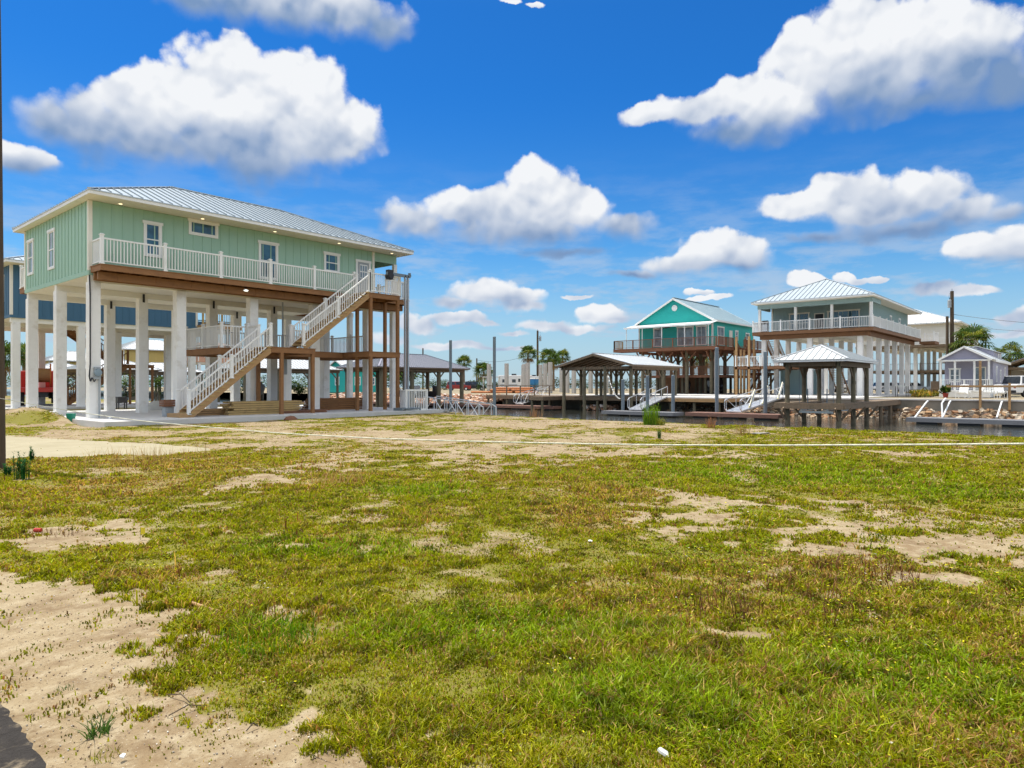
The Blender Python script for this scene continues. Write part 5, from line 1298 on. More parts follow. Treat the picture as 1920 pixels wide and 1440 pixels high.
# ---------------------------------------------------------------- vehicles
def vehicle(name, label, cat, x, y, z, rot, L, Wd, H, body, prof, cab, wheel=.36, wb=None, group=None, rack=False, spare=False):
    "prof: side outline of the lower body, cab: outline of the glasshouse; both as (x along, z) fractions"
    t = thing(name, label, cat, (0,0,0), group); hw = Wd/2
    a = MB(); pts = [(px*L, -hw, pz*H) for px, pz in prof]; a.prism(pts, (0, Wd, 0)); b_ = a.build('body', body, t, bevel=.06)
    c = [(px*L, pz*H) for px, pz in cab]; ins = .16
    a = MB(); n = len(c)
    lo = min(q_[1] for q_ in c); hi = max(q_[1] for q_ in c)
    def yy(pz): return hw-.02-ins*(pz-lo)/max(.01, hi-lo)
    vs = [(px, -yy(pz), pz) for px, pz in c]+[(px, yy(pz), pz) for px, pz in c]
    a.add(vs, [tuple(range(n-1,-1,-1)), tuple(range(n,2*n))]+[(i,(i+1)%n,n+(i+1)%n,n+i) for i in range(n)]); a.build('cabin', body, t, bevel=.04)
    # side glass, windscreen and rear window, proud of the cabin
    cx0 = min(q_[0] for q_ in c); cx1 = max(q_[0] for q_ in c); top = [q_ for q_ in c if q_[1] > hi-.05*H]; tx0, tx1 = min(q_[0] for q_ in top), max(q_[0] for q_ in top)
    for s in (-1, 1):
        m_ = (tx0+tx1)/2
        for (f0, f1) in ((0.0, .46), (.52, 1.0)):
            zl, zh = lo+.14*(hi-lo), hi-.12*(hi-lo)
            def X(f, zz): k = (zz-lo)/(hi-lo); l_ = cx0+(tx0-cx0)*k+.10; r_ = cx1+(tx1-cx1)*k-.10; return l_+(r_-l_)*f
            q4 = [(X(f0,zl),s*(yy(zl)+.012),zl),(X(f1,zl),s*(yy(zl)+.012),zl),(X(f1,zh),s*(yy(zh)+.012),zh),(X(f0,zh),s*(yy(zh)+.012),zh)]
            a = MB(); a.poly(q4 if s < 0 else q4[::-1]); a.build('side_window', 'carglass', t)
    for (xa, xb, sg) in ((cx0, tx0, -1), (cx1, tx1, 1)):
        zl, zh = lo+.10*(hi-lo), hi-.08*(hi-lo); ka, kb = .10, .92
        pa = xa+(xb-xa)*ka+sg*.02; pb = xa+(xb-xa)*kb+sg*.02
        a = MB(); q4 = [(pa,-yy(zl)+.1,zl),(pa,yy(zl)-.1,zl),(pb,yy(zh)-.08,zh),(pb,-yy(zh)+.08,zh)]; a.poly(q4 if sg > 0 else q4[::-1]); a.build('windscreen', 'carglass', t)
    wb = wb or (.19, .80)
    for f_ in wb:
        for s in (-1, 1):
            a = MB(); a.cyl((f_*L, s*(hw-.20), wheel), (f_*L, s*(hw+.02), wheel), wheel, wheel, 18); w_ = a.build('wheel', 'tyre', t)
            a = MB(); a.cyl((f_*L, s*(hw+.021), wheel), (f_*L, s*(hw+.03), wheel), wheel*.58, wheel*.5, 12); a.build('rim', 'alu', w_)
    for s in (-1, 1):
        a = MB(); a.box(L-.03, s*(hw-.42)-.12, H*.40, L+.012, s*(hw-.42)+.14, H*.49); a.build('headlight', 'glassgrey', t)
        a = MB(); a.box(-.012, s*(hw-.16)-.09, H*.42, .03, s*(hw-.16)+.09, H*.54); a.build('taillight', 'red', t)
    a = MB(); a.box(L-.01,-hw+.05,H*.20,L+.09,hw-.05,H*.32); a.build('bumper', 'darkmetal', t); a = MB(); a.box(-.09,-hw+.05,H*.20,.01,hw-.05,H*.32); a.build('bumper', 'darkmetal', t)
    if spare: a = MB(); a.cyl((-.22,0,H*.52),(-.02,0,H*.52),.38,.38,16); a.build('spare_wheel', 'tyre', t)
    t.location = (x, y, z); t.rotation_euler = (0,0,rot); return t
SUVP = [(0,.2),(0,.55),(.02,.6),(.97,.55),(1,.48),(1,.2)]; SUVC = [(.02,.585),(.06,.98),(.62,1.0),(.78,.575)]
JEEPC = [(.01,.59),(.03,.98),(.60,1.0),(.68,.585)]; PUC = [(.40,.585),(.43,.98),(.68,1.0),(.80,.575)]; VANC = [(.0,.5),(.01,.97),(.80,1.0),(.93,.55)]
side = atan2(RT[1], RT[0])
P_ = gp(838, 138); vehicle('suv', 'dark red suv parked beyond the rubble slope', 'car', P_[0], P_[1], .42, side, 4.9, 1.9, 1.85, 'carred', SUVP, SUVC)
P_ = gp(872, 140); vehicle('jeep', 'black boxy off-road car with a white round mark on its side', 'car', P_[0], P_[1], .42, side, 4.3, 1.9, 1.9, 'black', SUVP, JEEPC, spare=True)
P_ = gp(1564, 100); vehicle('pickup_truck', 'white pickup truck seen between the columns of the grey-blue house', 'pickup truck', P_[0], P_[1], .45, side+.3, 5.6, 2.0, 1.9, 'carwhite', SUVP, PUC)
P_ = gp(1640, 112); vehicle('parked_car', 'white car behind the side columns of the grey-blue house, left of two', 'car', P_[0], P_[1], .45, side, 4.7, 1.85, 1.55, 'carwhite', SUVP, SUVC, group='cars behind the grey-blue house')
P_ = gp(1684, 112); vehicle('parked_car', 'white car behind the side columns of the grey-blue house, right of two', 'car', P_[0], P_[1], .45, side, 4.7, 1.85, 1.5, 'carwhite', SUVP, SUVC, group='cars behind the grey-blue house')
P_ = gp(1886, 61.5); vehicle('pickup_truck', 'white pickup truck at the right edge behind the timber rail', 'pickup truck', P_[0], P_[1], .46, side+.25, 5.6, 2.0, 1.95, 'carwhite', SUVP, [(.10,.585),(.14,.98),(.55,1.0),(.70,.575)])
P_ = gp(1215, 118); vehicle('golf_cart', 'dark golf cart under the left half of the teal house', 'golf cart', gp(1327,82)[0], gp(1327,82)[1], .5, side+.5, 2.5, 1.25, 1.9, 'darkmetal', [(0,.15),(0,.42),(.3,.40),(.35,.25),(.65,.25),(.7,.42),(1,.36),(1,.15)], [(.08,.41),(.10,1.0),(.80,1.0),(.86,.40)], wheel=.24)
# red flatbed truck behind the left columns
t = thing('flatbed_truck', 'red flatbed truck with orange load behind the left columns', 'truck', (0,0,0))
a = MB(); a.box(0,-1.2,.95,6.2,1.2,1.25); a.box(0,-1.25,1.25,6.2,-1.18,1.55); a.box(0,1.18,1.25,6.2,1.25,1.55); a.build('flatbed', 'red', t)
a = MB()
for i in range(7):
    a.box(.1+i,-1.22,1.55,.18+i,-1.16,2.5); a.box(.1+i,1.16,1.55,.18+i,1.22,2.5)
for z_ in (2.0,2.45): a.box(0,-1.22,z_,6.2,-1.16,z_+.08); a.box(0,1.16,z_,6.2,1.22,z_+.08)
a.build('stake_rail', 'red', t)
a = MB(); a.prism([(6.4,-1.1,.7),(6.4,-1.1,2.5),(7.6,-1.1,2.5),(7.9,-1.1,1.7),(9.0,-1.1,1.5),(9.0,-1.1,.7)],(0,2.2,0)); a.build('cab', 'red', t, bevel=.08)
a = MB(); a.poly([(7.66,-.95,2.4),(7.92,-.95,1.78),(7.92,.95,1.78),(7.66,.95,2.4)][::-1]); a.box(6.7,-1.115,1.75,7.5,-1.105,2.35); a.build('window', 'carglass', t)
for X in (1.2,2.3,8.1):
    for s in (-1,1):
        a = MB(); a.cyl((X,s*.85,.5),(X,s*1.2,.5),.5,.5,18); w_ = a.build('wheel', 'tyre', t)
        a = MB(); a.cyl((X,s*1.201,.5),(X,s*1.22,.5),.28,.24,10); a.build('rim', 'alu', w_)
a = MB(); a.box(.2,-.5,.6,6.3,.5,.949); a.box(3.0,-1.1,.45,5.6,-.6,.9); a.build('chassis', 'darkmetal', t)
P_ = gp(74, 46.5); t.location = (P_[0], P_[1], .12); t.rotation_euler = (0,0,R(76))
t = thing('cable_drum', 'orange brown wooden drum standing on the red flatbed truck', 'drum', (0,0,0))
a = MB(); a.cyl((0,-.5,0),(0,-.42,0),.85,.85,22); a.cyl((0,.42,0),(0,.5,0),.85,.85,22); a.build('flange', 'orange', t)
a = MB(); a.cyl((0,-.42,0),(0,.42,0),.5,.5,16); a.build('core', 'woodlight', t)
P_ = gp(80, 48.6); t.location = (P_[0], P_[1], 2.24); t.rotation_euler = (0,0,R(76))

# travel trailers
def trailer(label, u, d, L, H, rot):
    t = thing('travel_trailer', label, 'trailer', (0,0,0), 'travel trailers'); pr = [(0,.5),(0,H-.15),(.2,H),(L-.9,H),(L-.15,H*.62),(L,.9),(L-.5,.5)]
    a = MB(); a.prism([(px,-1.2,pz) for px,pz in pr], (0,2.4,0)); b_ = a.build('body', 'carwhite', t, bevel=.06)
    a = MB(); a.box(.02,-1.215,1.05,L-.6,-1.202,1.25); a.build('stripe', 'greybox', t)
    for x0,x1 in ((.8,1.9),(2.6,3.3),(L*.62,L*.75)):
        a = MB(); a.box(x0,-1.22,1.6,x1,-1.203,2.2); a.build('window', 'carglass', t)
    a = MB(); a.box(L*.5,-1.225,.7,L*.5+.7,-1.203,2.6); d_ = a.build('door', 'white', t); a = MB(); a.box(L*.5+.15,-1.24,1.7,L*.5+.55,-1.226,2.3); a.build('pane', 'carglass', d_)
    a = MB(); a.box(L*.35,-.5,H+.001,L*.35+.9,.5,H+.28); a.build('roof_unit', 'darkmetal', t)
    for X in (L*.38,L*.38+.85):
        for s in (-1,1): a = MB(); a.cyl((X,s*1.0,.36),(X,s*1.22,.36),.36,.36,14); a.build('wheel', 'tyre', t)
    P_ = gp(u,d); t.location = (P_[0],P_[1],.42); t.rotation_euler = (0,0,rot); return t
trailer('white travel trailer behind the first bare concrete column', 934, 128, 7.2, 2.95, side)
trailer('white travel trailer behind the bare concrete columns, right of the first', 972, 132, 7.0, 2.8, side+.05)
t = thing('carport', 'open white roofed carport left of the trailers', 'carport', (*gp(915,124),.42))
c0 = gp(905,124); c1 = gp(938,124)
a = MB(); a.bar((c0[0],c0[1],3.0),(c1[0],c1[1],3.0),3.0,.14); a.build('roof', 'roofwhite', t)
for k_ in (.04,.5,.96):
    x_ = c0[0]+(c1[0]-c0[0])*k_; y_ = c0[1]+(c1[1]-c0[1])*k_; a = MB(); a.cbox(x_,y_,.4,.14,.14,2.53); a.build('post', 'white', t)
# portable toilet
P_ = gp(1003,112); t = thing('portable_toilet', 'blue portable toilet with a white roof beside the middle palms', 'toilet', (*P_,.42))
a = MB(); a.cbox(P_[0],P_[1],.42,1.2,1.2,2.1); a.build('cabin', 'portable', t, bevel=.04); a = MB(); a.cbox(P_[0],P_[1],2.52,1.26,1.26,.16); a.build('roof', 'white', t, bevel=.03)
a = MB(); a.cbox(P_[0]-.62,P_[1],.55,.04,.8,1.85); a.build('door', 'portable', t)
# bare concrete columns of a house being built
rc = random.Random(5); first = None
for (X,Y) in [(x_,y_) for x_ in (75,79,83) for y_ in (53.5,57.5,61.5,65.5,69)]:
    t = tag(MB().cbox(X,Y,.35,.45,.45,4.35).build('concrete_column', 'cmu', None, bevel=.01), 'bare grey concrete column standing among others on the open lot', 'column', 'bare concrete columns of an unfinished house')
# timber piles stacked on the ground
c0, c1 = gp(884,97), gp(1004,92); dv = Vector((c1[0]-c0[0], c1[1]-c0[1], 0)); L_ = dv.length; dv.normalize(); sv = Vector((-dv.y,dv.x,0))
k = 0
for s_ in range(3):
    for row in range(3):
        for j in range(4-row):
            p0 = Vector((c0[0],c0[1],.55+row*.27))+dv*(s_*L_/3+random.uniform(-.4,.4)*(1 if s_ else 0))+sv*(j*.32+row*.16); p1 = p0+dv*(L_/3-.25+random.uniform(-.4,.3))
            if s_ == 0 and row > 0: continue
            o = MB().cyl(p0,p1,.15,.13,8).build('timber_pile', 'timberpile', None, label='orange brown round timber lying in the long stack before the trailers', cat='timber', group='stacked timber piles'); k += 1

# ---------------------------------------------------------------- far houses seen through the columns
def far_house(label, u, d, w, l, zf, zt, rise, mw, mr, rot=0):
    c = gp(u,d); x0, y0 = c
    t = stilt_house('stilt_house', label, x0, x0+w, y0, y0+l, .1 if x0 < 25 else .4, zf, zt, [x0+.3,x0+w/2,x0+w-.3], [y0+.3,y0+l-.3], mw, mr, rise=rise, rib=.7, sp=.7, group=None)
    for k_ in (.25,.7): window(t, 'y-', y0, x0+w*k_, zf+1.0, .9, 1.2)
    window(t, 'x-', x0, y0+l*.5, zf+1.0, .9, 1.2); return t
far_house('yellow house with a pale hip roof seen far behind between the columns', 232, 128, 13, 9, 5.2, 8.2, 2.2, 'yellow', 'roofwhite')
far_house('small yellow house with a white roof at the far left behind the columns', 92, 118, 10, 8, 3.2, 5.7, 1.8, 'yellow', 'roofwhite')
far_house('salmon pink house seen far behind the middle of the mint house', 372, 132, 7, 8, 6.0, 9.3, .8, 'salmon', 'salmon')
c = gp(652,104); Tt = gable_house('cottage', 'small bright teal building seen under the near end of the mint house', c[0], c[0]+7, c[1], c[1]+5.5, .1, .4, 4.0, 1.4, 'teal', 'roofwhite'); Tt['category'] = 'cottage'
window(Tt, 'y-', c[1], c[0]+4.6, 1.6, .9, 1.1); window(Tt, 'y-', c[1], c[0]+1.8, 1.6, .9, 1.1); window(Tt, 'x-', c[0], c[1]+2.7, 1.6, .9, 1.1)
c = gp(1905,78); pavilion('carport', 'dark brown gable carport at the far right edge', c[0], c[0]+10, c[1]-4.5, c[1]+1.5, .4, 3.6, 1.2, [(c[0]+.5+3*k_, c[1]+q_) for k_ in range(4) for q_ in (-4,1)], 'roofgrey', gable=True, beam='woodold', cat='carport', group=None)
c = gp(1880,84); Sh = gable_house('shed', 'small grey shed with a white roof right of the lavender cottage', c[0], c[0]+4, c[1]-3, c[1]+1.2, .4, .45, 3.1, .5, 'shedgrey', 'roofwhite'); Sh['category'] = 'shed'
window(Sh, 'x-', c[0], c[1]-1, 1.4, .7, .8)

# ---------------------------------------------------------------- clutter under the mint house
def boardstack(label, x, y, z, L, nrow, nlay, th=.04, w=.14, m='woodfresh', gap=.004, ax=0, seed=0):
    rs = random.Random(seed); t = thing('lumber_stack', label, 'lumber', (x,y,z), 'lumber stacks'); zz = z
    for k_ in range(nlay):
        for j in range(nrow):
            off = rs.uniform(-.16,.16); a = MB(); y_off = rs.uniform(-.03,.03)
            if ax == 0: a.box(x+off,y+y_off+j*(w+.07),zz,x+L+off+rs.uniform(-.25,.1),y+y_off+j*(w+.07)+w,zz+th)
            else: a.box(x+j*(w+gap),y+off,zz,x+j*(w+gap)+w,y+L+off,zz+th)
            a.build('board', m, t)
        zz += th+.018
    return t
boardstack('stack of fresh yellow boards on the slab behind the stair foot', 14.9, 29.3, .2, 3.6, 3, 6, th=.085, w=.22, seed=1)
boardstack('low pile of boards beside the stair foot', 13.6, 29.95, .2, 2.4, 3, 3, th=.08, w=.2, m='woodlight', seed=2)
boardstack('stack of brown boards behind the second landing post', 20.6, 31.6, .2, 3.4, 3, 6, th=.09, w=.25, m='wood', seed=3)
boardstack('thin dark planks lying by the landing posts', 17.4, 29.2, .2, 2.6, 4, 2, th=.05, w=.2, m='woodred', seed=4)
t = thing('plastic_tub', 'small dark green tub at the slab edge left of the meter column', 'tub', (9.6,29.6,.2))
P_ = pix(133,780,27.3); a = MB(); a.cyl((P_[0],P_[1],.05),(P_[0],P_[1],.38),.13,.17,16); a.build('tub', 'greenplastic', t); a = MB(); a.cyl((P_[0],P_[1],.381),(P_[0],P_[1],.41),.18,.18,16); a.build('rim', 'greenplastic', t); t.location.x, t.location.y = 9.6, 29.6
P_ = pix(315,770,29.3); t = thing('heat_pump_box', 'grey box with a wooden crate on top at the second front column', 'box', (P_[0],P_[1],.2))
a = MB(); a.cbox(P_[0],P_[1],.2,.36,.36,.42); a.build('base_box', 'greybox', t, bevel=.015)
t = thing('wooden_crate', 'reddish wooden crate sitting on the grey box by the stair', 'crate', (P_[0],P_[1],.625)); a = MB()
for i in range(3): a.cbox(P_[0],P_[1]-.24,.63+i*.1,.52,.02,.085); a.cbox(P_[0],P_[1]+.24,.63+i*.1,.52,.02,.085); a.cbox(P_[0]-.25,P_[1],.63+i*.1,.02,.44,.085); a.cbox(P_[0]+.25,P_[1],.63+i*.1,.02,.44,.085)
a.build('slat_side', 'woodred', t); a = MB(); a.cbox(P_[0],P_[1],.63,.46,.44,.02); a.build('floor_board', 'woodred', t)
def lump(name, label, cat, x, y, z, rx, ry, h, m, seed, group=None):
    rs = random.Random(seed); a = MB(); n, r_ = 12, 6; ring = []
    vs = []
    for i in range(r_):
        f = i/(r_-1); rr_ = cos(f*pi/2)**.7
        for j in range(n):
            an = 2*pi*j/n; k_ = 1+.22*sin(an*3+seed)+rs.uniform(-.1,.1); vs.append((x+rx*rr_*k_*cos(an), y+ry*rr_*k_*sin(an), z-.02+h*sin(f*pi/2)*(1+rs.uniform(-.08,.08))))
    fs = [(i*n+j, i*n+(j+1)%n, (i+1)*n+(j+1)%n, (i+1)*n+j) for i in range(r_-1) for j in range(n)]+[tuple(range((r_-1)*n, r_*n))]
    a.add(vs, fs); return a.build(name, m, None, smooth=True, label=label, cat=cat, group=group)
lump('sack', 'pale grey sack lying under the house behind the second column', 'sack', *gp(296,37), .2, .75, .45, .5, 'sack', 3)
P_ = pix(196,780,27.4)
t = thing('pvc_pipe', 'short white pipe elbow lying at the foot of the meter column', 'pipe', (P_[0],P_[1],.1)); a = MB(); a.tube([(P_[0]-.15,P_[1],.12),(P_[0]+.12,P_[1]-.1,.14),(P_[0]+.22,P_[1]-.02,.26)],.055,8); a.build('pipe', 'white', t)
# sawhorse, stool and bins
P_ = gp(228,38); t = thing('camp_stove', 'small black stove on legs under the blue house side', 'stove', (P_[0],P_[1],.2)); a = MB(); a.cbox(P_[0],P_[1],.55,.5,.4,.35); a.build('body', 'black', t)
for sx in (-.2,.2):
    for sy in (-.15,.15): a = MB(); a.cbox(P_[0]+sx,P_[1]+sy,.2,.05,.05,.35); a.build('leg', 'black', t)
# person in dark clothes standing behind the lumber
def person(u, d, z, label):
    c = gp(u,d); t = thing('person', label, 'person', (c[0],c[1],z))
    me = bpy.data.meshes.new('body'); V = [(0,0,.92),(0,0,1.12),(0,-.01,1.38),(0,0,1.5),(0,.02,1.66),(.17,0,1.42),(.22,.03,1.15),(.20,.16,.95),(-.17,0,1.42),(-.22,.03,1.15),(-.20,.15,.95),
        (.09,0,.86),(.11,.02,.48),(.11,-.03,.07),(.12,.13,.04),(-.09,0,.86),(-.11,.0,.48),(-.12,-.04,.07),(-.13,.12,.04)]
    E = [(0,1),(1,2),(2,3),(3,4),(2,5),(5,6),(6,7),(2,8),(8,9),(9,10),(0,11),(11,12),(12,13),(13,14),(0,15),(15,16),(16,17),(17,18)]
    Rr = [.14,.14,.16,.06,.10,.065,.05,.035,.065,.05,.035,.10,.065,.045,.04,.10,.065,.045,.04]
    me.from_pydata(V, E, []); me.materials.append(M['black']); o = bpy.data.objects.new('body', me); COL.objects.link(o); o.parent = t
    md = o.modifiers.new('skin', 'SKIN')
    for i, r_ in enumerate(Rr): me.skin_vertices[0].data[i].radius = (r_, r_)
    me.skin_vertices[0].data[0].use_root = True; o.modifiers.new('sub', 'SUBSURF').levels = 1
    a = MB(); a.cyl((c[0],c[1]+.02,z+1.70),(c[0],c[1]+.02,z+1.80),.12,.09,12); a.cbox(c[0],c[1]+.13,z+1.69,.14,.12,.02); a.build('cap', 'white', t)
    return t
person(490, 45, .12, 'person in dark clothes and a white cap standing behind the lumber')
# outdoor furniture across the canal
def lounge(label, u, d, rot, high=False):
    t = thing('garden_chair', label, 'chair', (0,0,0), 'white garden chairs on the seawall'); a = MB()
    for i in range(7): a.box(-.38+i*.11,-.32,.36+.02*i,-.29+i*.11,.32,.39+.02*i)
    a.build('seat', 'plasticwhite', t); a = MB()
    for i in range(6): y_ = -.32+i*.11; a.bar((-.36,y_+.045,.34),(-.72,y_+.045,1.12+.04*sin(i*.6)),.09,.02)
    a.build('backrest', 'plasticwhite', t)
    for s in (-1,1):
        a = MB(); a.box(-.5,s*.38-.06,.6,.35,s*.38+.06,.63); a.build('armrest', 'plasticwhite', t)
        for x_ in (-.42,.3): a = MB(); a.box(x_-.03,s*.34-.02,0,x_+.03,s*.34+.02,.6 if True else 0); a.build('leg', 'plasticwhite', t)
    c = gp(u,d); t.location = (c[0],c[1],.45); t.rotation_euler = (0,0,rot); return t
lounge('white slatted chair left of the bench, facing the canal', 1803, 56.5, R(170)); lounge('white slatted chair next to the timber post, half turned', 1828, 57.5, R(110)); lounge('white slatted recliner at the right, leaning far back', 1877, 55, R(200))
c = gp(1856,57.5); t = thing('bench', 'white bench between the garden chairs on the seawall', 'bench', (c[0],c[1],.45)); a = MB(); a.box(c[0]-.25,c[1]-.8,.85,c[0]+.25,c[1]+.8,.92); a.build('seat', 'plasticwhite', t); a = MB()
for i in range(9): a.box(c[0]+.27,c[1]-.78+i*.18,.95,c[0]+.31,c[1]-.66+i*.18,1.45)
a.build('backrest', 'plasticwhite', t)
for s in (-1,1):
    for x_ in (-.2,.2): a = MB(); a.cbox(c[0]+x_,c[1]+s*.7,.45,.06,.06,.4); a.build('leg', 'plasticwhite', t)
def table(label, u, d, w, h, m='canvas', ml='darkmetal', zb=.49):
    c = gp(u,d); t = thing('table', label, 'table', (c[0],c[1],zb), 'outdoor tables'); a = MB(); a.cbox(c[0],c[1],zb+h-.05,w,w,.05); a.build('tabletop', m, t)
    for sx in (-1,1):
        for sy in (-1,1): a = MB(); a.cbox(c[0]+sx*(w/2-.05),c[1]+sy*(w/2-.05),zb,.05,.05,h-.05); a.build('leg', ml, t)
    return t
table('tall table with a pale top on the seawall beside the last columns', 1691, 62.5, .95, 1.0)
table('low brown table behind the tall table, nearer the cottage', 1725, 69, 1.6, .6, 'woodold')
table('low brown table with planters before the cottage', 1765, 64, 1.5, .75, 'woodold', 'woodold')
P_ = gp(1752,66); t = thing('chair_stack', 'wicker patio chair in shade right of the last columns', 'chair', (P_[0],P_[1],.46)); a = MB(); a.cbox(P_[0],P_[1],.8,.7,.7,.12); a.build('seat', 'woodold', t); a = MB(); a.cbox(P_[0]+.3,P_[1],.92,.1,.7,1.0); a.build('backrest', 'woodold', t)
for sx in (-.3,.3):
    for sy in (-.3,.3): a = MB(); a.cbox(P_[0]+sx,P_[1]+sy,.46,.06,.06,.34); a.build('leg', 'woodold', t)
c = gp(1773,59.5); bush(c[0],c[1],.75,.42,.75,'small green palm-like plant in a dark red pot on the seawall',31,260,s=.3,name='potted_plant',cat='plant',vert=.8)
a = MB(); a.cyl((c[0],c[1],.45),(c[0],c[1],.85),.17,.24,14); a.build('pot', 'carred', bpy.data.objects['potted_plant'])
for (u,d_,lb) in ((1722,62,'orange marsh grass tuft on the seawall left of the potted plant'),(1745,64,'dry golden grass tuft behind the seawall cap')):
    c = gp(u,d_); bush(c[0],c[1],.42,1.1,.5,lb,int(u),300,cols=((.45,.28,.06),(.30,.22,.05),(.15,.16,.03)),s=.3,name='grass_tuft',cat='grass tuft',vert=1.5)
# boat under the grey boathouse
t = thing('boat', 'small dark boat raised on a lift in the grey boathouse', 'boat', (0,0,0)); hull = []
st = [(-3.0,1.0,.0),(-1.5,1.1,0),(0,1.1,0),(1.5,.85,.05),(2.6,.35,.2),(3.1,.03,.4)]; a = MB(); vs = []
for (x_,w_,k_) in st: vs += [(x_,-w_,.75+k_*.6),(x_,-w_*.75,.18+k_),(x_,0,0+k_*1.2),(x_,w_*.75,.18+k_),(x_,w_,.75+k_*.6)]
fs = [(i*5+j,(i+1)*5+j,(i+1)*5+j+1,i*5+j+1) for i in range(5) for j in range(4)]+[(0,1,2,3,4)]+[(i*5,i*5+4,(i+1)*5+4,(i+1)*5) for i in range(5)]
a.add(vs, fs); a.build('hull', 'darkmetal', t)
a = MB(); a.box(-.6,-.4,.7,.4,.4,1.4); a.build('console', 'carwhite', t); a = MB(); a.box(-3.35,-.2,.3,-3.0,.2,1.35); a.build('outboard_motor', 'black', t); a = MB(); a.poly([(.35,-.4,1.4),(.55,-.35,1.05),(.55,.35,1.05),(.35,.4,1.4)]); a.build('windscreen', 'glassgrey', t)
t.location = (51.0,58.4,.1); t.rotation_euler = (0,0,R(180))
# mooring rope hanging under the gable boathouse
a = MB(); q1 = pix(1140,705,63); q2 = pix(1163,748,62); pts = []
for i in range(12):
    k_ = i/11; p_ = Vector(q1).lerp(Vector(q2),k_); p_.z -= 1.0*4*k_*(1-k_)*.5; pts.append(p_)
a.tube(pts,.05,6); a.build('mooring_rope', 'sack', None, smooth=True, label='thick pale mooring rope hanging beside the gable boathouse posts', cat='rope')

# ---------------------------------------------------------------- weeds and litter on the lot
def at0(u, v):
    d = v2d(v); c = gp(u, d); z = float(height(np.array([c[0]]), np.array([c[1]]))[0]); return c[0], c[1], z
def weed(name, label, cat, u, v, n, h, w, spread, cols, seed, group=None, leaves=0, curve=.5, kind=None):
    rs = random.Random(seed); x, y, z = at0(u, v); m = TM()
    for i in range(n):
        an = rs.uniform(0,6.28); sp_ = spread*sqrt(rs.random()); b = Vector((x+sp_*cos(an), y+sp_*sin(an), z-.01)); hh = h*rs.uniform(.6,1.1); l_ = hh*curve*rs.random(); a2 = rs.uniform(0,6.28)
        mid = b+Vector((cos(a2)*l_*.4, sin(a2)*l_*.4, hh*.6)); tip = b+Vector((cos(a2)*l_, sin(a2)*l_, hh)); cc = leafcol(cols[i%len(cols)], rs.uniform(.7,1.3))
        s = Vector((RT[0],RT[1],0)) if rs.random() < .5 else Vector((FW[0],FW[1],0)); m.strip([b,mid,tip], w, s, cc)
        for k_ in range(leaves):
            f = rs.uniform(.2,1); p_ = b.lerp(tip,f); a3 = rs.uniform(0,6.28); e_ = p_+Vector((cos(a3),sin(a3),rs.uniform(.3,1.2)))*w*rs.uniform(3,6); m.strip([p_,e_], w*.8, Vector((-sin(a3),cos(a3),0)), leafcol(cols[(i+k_)%len(cols)], rs.uniform(.6,1.4)))
    return m.build(name, None, label=label, cat=cat, group=group)
G1 = [(.06,.13,.02),(.09,.18,.03),(.04,.09,.015)]; BR = [(.16,.07,.03),(.22,.10,.045),(.10,.045,.02)]; YG = [(.30,.28,.03),(.20,.24,.02)]
weed('shrub', 'upright bright green reed clump at the canal bank', 'shrub', 1221, 796, 170, .80, .014, .30, [(.13,.26,.01),(.09,.20,.01),(.20,.30,.02)], 1, leaves=3, curve=.25)
weed('weed', 'small yellow-green weed right of the bank reed clump', 'weed', 1240, 797, 40, .3, .012, .15, YG, 2, leaves=4)
for (u,v,h_,lb,sd) in ((36,897,.45,'dark green spiky weed stalk nearest the left pole',3),(50,898,.34,'bushy dark green weed right of the spiky stalk',4),(60,866,.3,'thin green weed stalk standing above the sandy drive',5),(12,893,.2,'low dark weed at the base of the left pole',6)):
    weed('weed', lb, 'weed', u, v, 12, h_, .009, .07, [(.02,.10,.03),(.03,.14,.035)], sd, leaves=26, curve=.12)
for (u,v,n_,lb,sd) in ((1605,1075,34,'largest cluster of upright brown dead stalks on the right lawn',7),(1500,1110,26,'cluster of brown dead stalks left of the largest one',8),(1560,1165,9,'few tall brown stalks below the largest cluster',9),(1660,1095,18,'brown dead stalks right of the largest cluster',10),(1350,1140,14,'sparse brown stalks left on the lawn',11),(1405,1165,12,'sparse brown stalks low on the lawn',12),(1320,1150,8,'thin brown stalks further left',13)):
    weed('dead_stalks', lb, 'dead weed', u, v, int(n_*1.5), .19, .0045, .34 if n_ > 15 else .14, BR, sd, leaves=4, curve=.6)
for (u,v,lb,sd) in ((1350,1105,'brown dry twig on the sand patch',14),):
    pass
weed('dead_stalks', 'row of short brown tufts on the sand at the left edge', 'dead weed', 28, 1003, 60, .09, .004, .28, BR, 15, curve=.5)
weed('dead_stalks', 'short brown tufts right of the red can', 'dead weed', 100, 1002, 60, .09, .004, .25, BR, 16, curve=.5)
weed('dead_stalks', 'tan feathery dead grass beside the bare patch, middle left', 'dead weed', 640, 905, 120, .28, .005, .45, [(.50,.30,.12),(.42,.24,.10),(.55,.38,.18)], 17, curve=1.0)
weed('dead_stalks', 'tall golden dry grass along the edge of the sandy drive', 'dead weed', 232, 872, 130, .42, .005, .9, [(.45,.30,.10),(.36,.24,.08)], 18, curve=.5)
weed('dead_stalks', 'golden dry grass near the tip of the sandy drive', 'dead weed', 330, 862, 110, .34, .005, .9, [(.45,.28,.10),(.36,.22,.08)], 19, curve=.5)
weed('weed', 'leggy dark green weed growing on the sandy verge', 'weed', 184, 1376, 34, .10, .005, .045, [(.05,.11,.02),(.08,.16,.03)], 20, curve=1.7)
weed('weed', 'yellow-green tuft below the leggy weed on the verge', 'weed', 198, 1418, 40, .05, .003, .06, YG+[(.2,.16,.05)], 21, curve=1.2)
